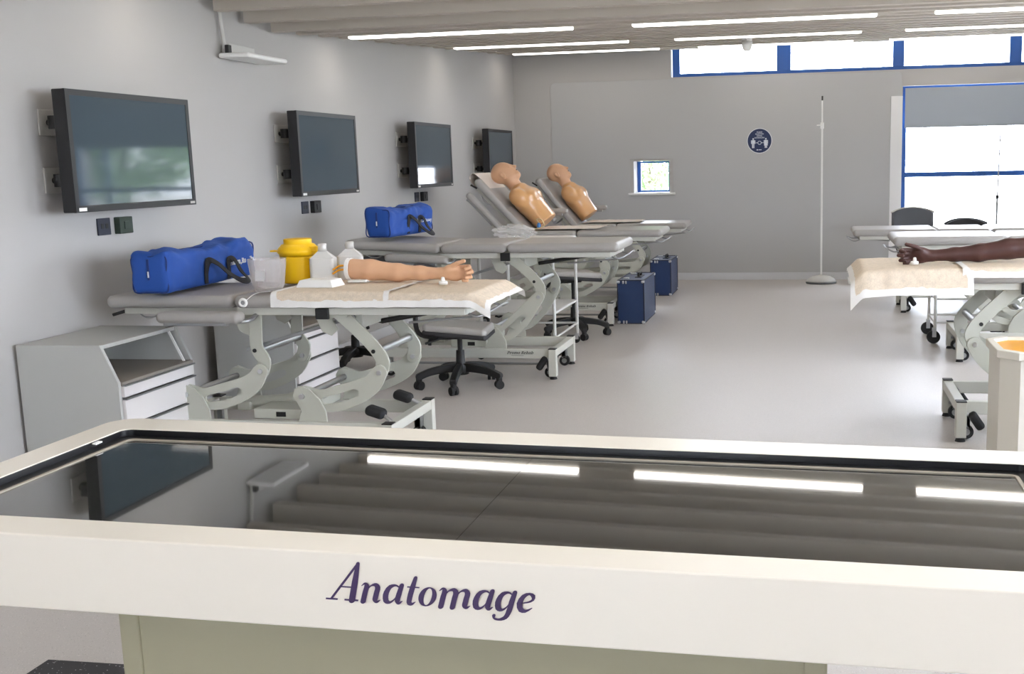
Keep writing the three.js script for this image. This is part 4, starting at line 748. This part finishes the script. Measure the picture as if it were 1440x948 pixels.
// ---------------------------------------------------------------- big screen table in the foreground
solo('floor_mat', 'black floor mat with white flecks under the screen table', 'mat', rbb(1.36, 4.5, 0, 0.006, 10.29, 11.9, 0.002), M.mat);
{
  const o = thing('screen_table', 'large white table with dark glass screen and purple lettering', 'table', [2.9, 0, 10.8]);
  const TILT = new THREE.Matrix4().makeTranslation(-1.19, 0.75, 0).multiply(new THREE.Matrix4().makeRotationZ(-0.0165)), up = (g) => g.applyMatrix4(TILT);   // the top leans a little to the right; local 0 is its left end
  const x0 = 0, x1 = 2.42, z0 = -0.452, z1 = 0.42, flat = (s, d, y) => extr(s, d, 0.003, 12).rotateX(-Math.PI / 2).translate(0, y - d / 2, 0);
  // plan shapes use y = -z
  const outer = rrect(x0, x1, -z1, -z0, 0.07), hx0 = 0.085, hx1 = x1 - 0.085, hz0 = z0 + 0.105, hz1 = z1 - 0.088;
  outer.holes.push(rrect(hx0, hx1, -hz1, -hz0, 0.03, THREE.Path));
  part(o, 'top_frame', up(flat(outer, 0.146, 0)), M.tableWhite);
  const bz = rrect(hx0 - 0.001, hx1 + 0.001, -hz1 - 0.001, -hz0 + 0.001, 0.03); bz.holes.push(rrect(hx0 + 0.038, hx1 - 0.038, -hz1 + 0.038, -hz0 - 0.038, 0.02, THREE.Path));
  part(o, 'bezel', up(extr(bz, 0.006, 0.001).rotateX(-Math.PI / 2).translate(0, -0.02, 0)), M.bezel);
  const wl = rrect(hx0 - 0.001, hx1 + 0.001, -hz1 - 0.001, -hz0 + 0.001, 0.03); wl.holes.push(rrect(hx0 + 0.004, hx1 - 0.004, -hz1 + 0.004, -hz0 - 0.004, 0.028, THREE.Path));
  part(o, 'bezel_wall', up(extr(wl, 0.016, 0.001).rotateX(-Math.PI / 2).translate(0, -0.01, 0)), M.bezel);
  const gk = rrect(hx0 + 0.036, hx1 - 0.036, -hz1 + 0.036, -hz0 - 0.036, 0.02); gk.holes.push(rrect(hx0 + 0.043, hx1 - 0.043, -hz1 + 0.043, -hz0 - 0.043, 0.015, THREE.Path));
  part(o, 'gasket', up(extr(gk, 0.006, 0.001).rotateX(-Math.PI / 2).translate(0, -0.019, 0)), M.gasket);
  const seam = 1.19;
  for (const [a, b] of [[hx0 + 0.042, seam - 0.0005], [seam + 0.0005, hx1 - 0.042]]) part(o, 'glass_screen', up(bb(a, b, -0.03, -0.019, hz0 + 0.042, hz1 - 0.042)), M.screen);
  part(o, 'screen_tray', up(bb(hx0 + 0.01, hx1 - 0.01, -0.14, -0.031, hz0 + 0.01, hz1 - 0.01)), M.bezel);
  part(o, 'rim_chip', up(rb(0.012, 0.004, 0.025, 0.001, hx0 + 0.012, -0.005, hz0 + 0.13)), M.white);
  const ped = rbb(-0.73, 0.68, 0.03, 0.6, -0.28, 0.25, 0.006);
  part(o, 'pedestal', ped, M.tableBase);
  part(o, 'pedestal_corner', [rbb(-0.735, -0.692, 0.03, 0.6, -0.285, 0.256, 0.004), rbb(0.642, 0.685, 0.03, 0.6, -0.285, 0.256, 0.004)], M.tableBase);
  for (const sx of [-0.62, 0.57]) for (const sz of [-0.2, 0.17]) part(o, 'caster', [rod(V(sx, 0.035, sz - 0.012), V(sx, 0.035, sz + 0.012), 0.029, 16)], M.rubber);
  // lettering drawn as pen strokes: x-height 1, slanted afterwards
  const G = [], st = (P, Wd, dx) => G.push(new THREE.ShapeGeometry(poly(bandShape(P, Wd, 18).pts)).translate(dx, 0, 0));
  const ln = (x2, y2, x3, y3, w, dx) => G.push(new THREE.ShapeGeometry(poly((() => { const d = Math.hypot(x3 - x2, y3 - y2), a = -(y3 - y2) / d * w, b = (x3 - x2) / d * w; return [[x2 - a, y2 - b], [x3 - a, y3 - b], [x3 + a, y3 + b], [x2 + a, y2 + b]]; })())).translate(dx, 0, 0));
  const bowl = (dx) => st([[.78, .86], [.55, .97], [.27, .86], [.14, .48], [.24, .12], [.44, .05], [.64, .22], [.76, .5]], [.03, .05, .12, .15, .14, .07, .035, .03], dx);
  const stemA = (dx) => { st([[.86, .98], [.82, .5], [.82, .18], [.92, .05], [1.08, .16]], [.12, .14, .14, .09, .02], dx); };
  const n1 = (dx) => { st([[-.06, .84], [.08, .96], [.2, .84], [.2, .5], [.2, .13]], [.02, .06, .13, .14, .14], dx); ln(.06, 0, .34, 0, .02, dx); ln(.06, .0, .34, .0, .03, dx); st([[.2, .02], [.2, .4]], [.14, .14], dx); };
  const arch = (dx, last) => { st([[.24, .55], [.42, .86], [.66, .93], [.8, .78], [.8, .5], [.8, .2]], [.03, .04, .1, .14, .14, .14], dx); if (last) st([[.8, .4], [.8, .16], [.92, .04], [1.08, .14]], [.14, .13, .08, .02], dx); else { st([[.8, .02], [.8, .4]], [.14, .14], dx); } };
  let X = 0;
  { const d = 0; ln(-.02, .03, .98, 2.0, .065, d); st([[.98, 1.98], [1.04, 1.0], [1.1, .04]], [.1, .16, .17], d); ln(.38, .72, 1.05, .72, .035, d); ln(-.3, .04, .34, .04, .045, d); ln(.7, .04, 1.44, .04, .045, d); X = 1.5; }
  n1(X); arch(X, true); X += 1.16;
  bowl(X); stemA(X); X += 1.14;
  st([[.34, 1.42], [.3, .9], [.28, .4], [.32, .1], [.46, .04], [.62, .16]], [.1, .14, .14, .13, .08, .02], X); ln(.02, .93, .66, .93, .035, X); X += 0.72;
  { const s = new THREE.Shape(); s.absellipse(.46, .48, .46, .51, 0, Math.PI * 2); const h = new THREE.Path(); h.absellipse(.48, .48, .2, .44, 0, Math.PI * 2); s.holes.push(h); G.push(new THREE.ShapeGeometry(s, 24).translate(X, 0, 0)); X += 1.06; }
  n1(X); arch(X, false); arch(X + .6, true); X += 1.76;
  bowl(X); stemA(X); X += 1.14;
  bowl(X); st([[.86, .98], [.82, .5], [.8, 0], [.7, -.32], [.4, -.46], [.14, -.4], [.1, -.27]], [.12, .14, .14, .12, .06, .05, .09], X); X += 1.1;
  st([[.14, .46], [.5, .52], [.74, .66], [.72, .86], [.5, .97], [.24, .82], [.13, .46], [.28, .12], [.52, .06], [.8, .24]], [.03, .04, .07, .1, .06, .12, .15, .13, .08, .025], X); X += .8;
  const sc = 0.362 / (X - 0.1), lg = merge(G.map((g, i) => clean(g).translate(0, 0, i * 0.00004))).applyMatrix4(new THREE.Matrix4().set(1, .27, 0, 0, 0, 1, 0, 0, 0, 0, 1, 0, 0, 0, 0, 1)).scale(sc, sc, 1).translate(1.005, -0.088, z1 + 0.0045);
  part(o, 'lettering', up(lg), M.logo).userData.label = 'dark purple italic lettering';
}
scene.traverse((o) => { if (o.isMesh) { o.castShadow = true; o.receiveShadow = true; } });
renderer.render(scene, camera);
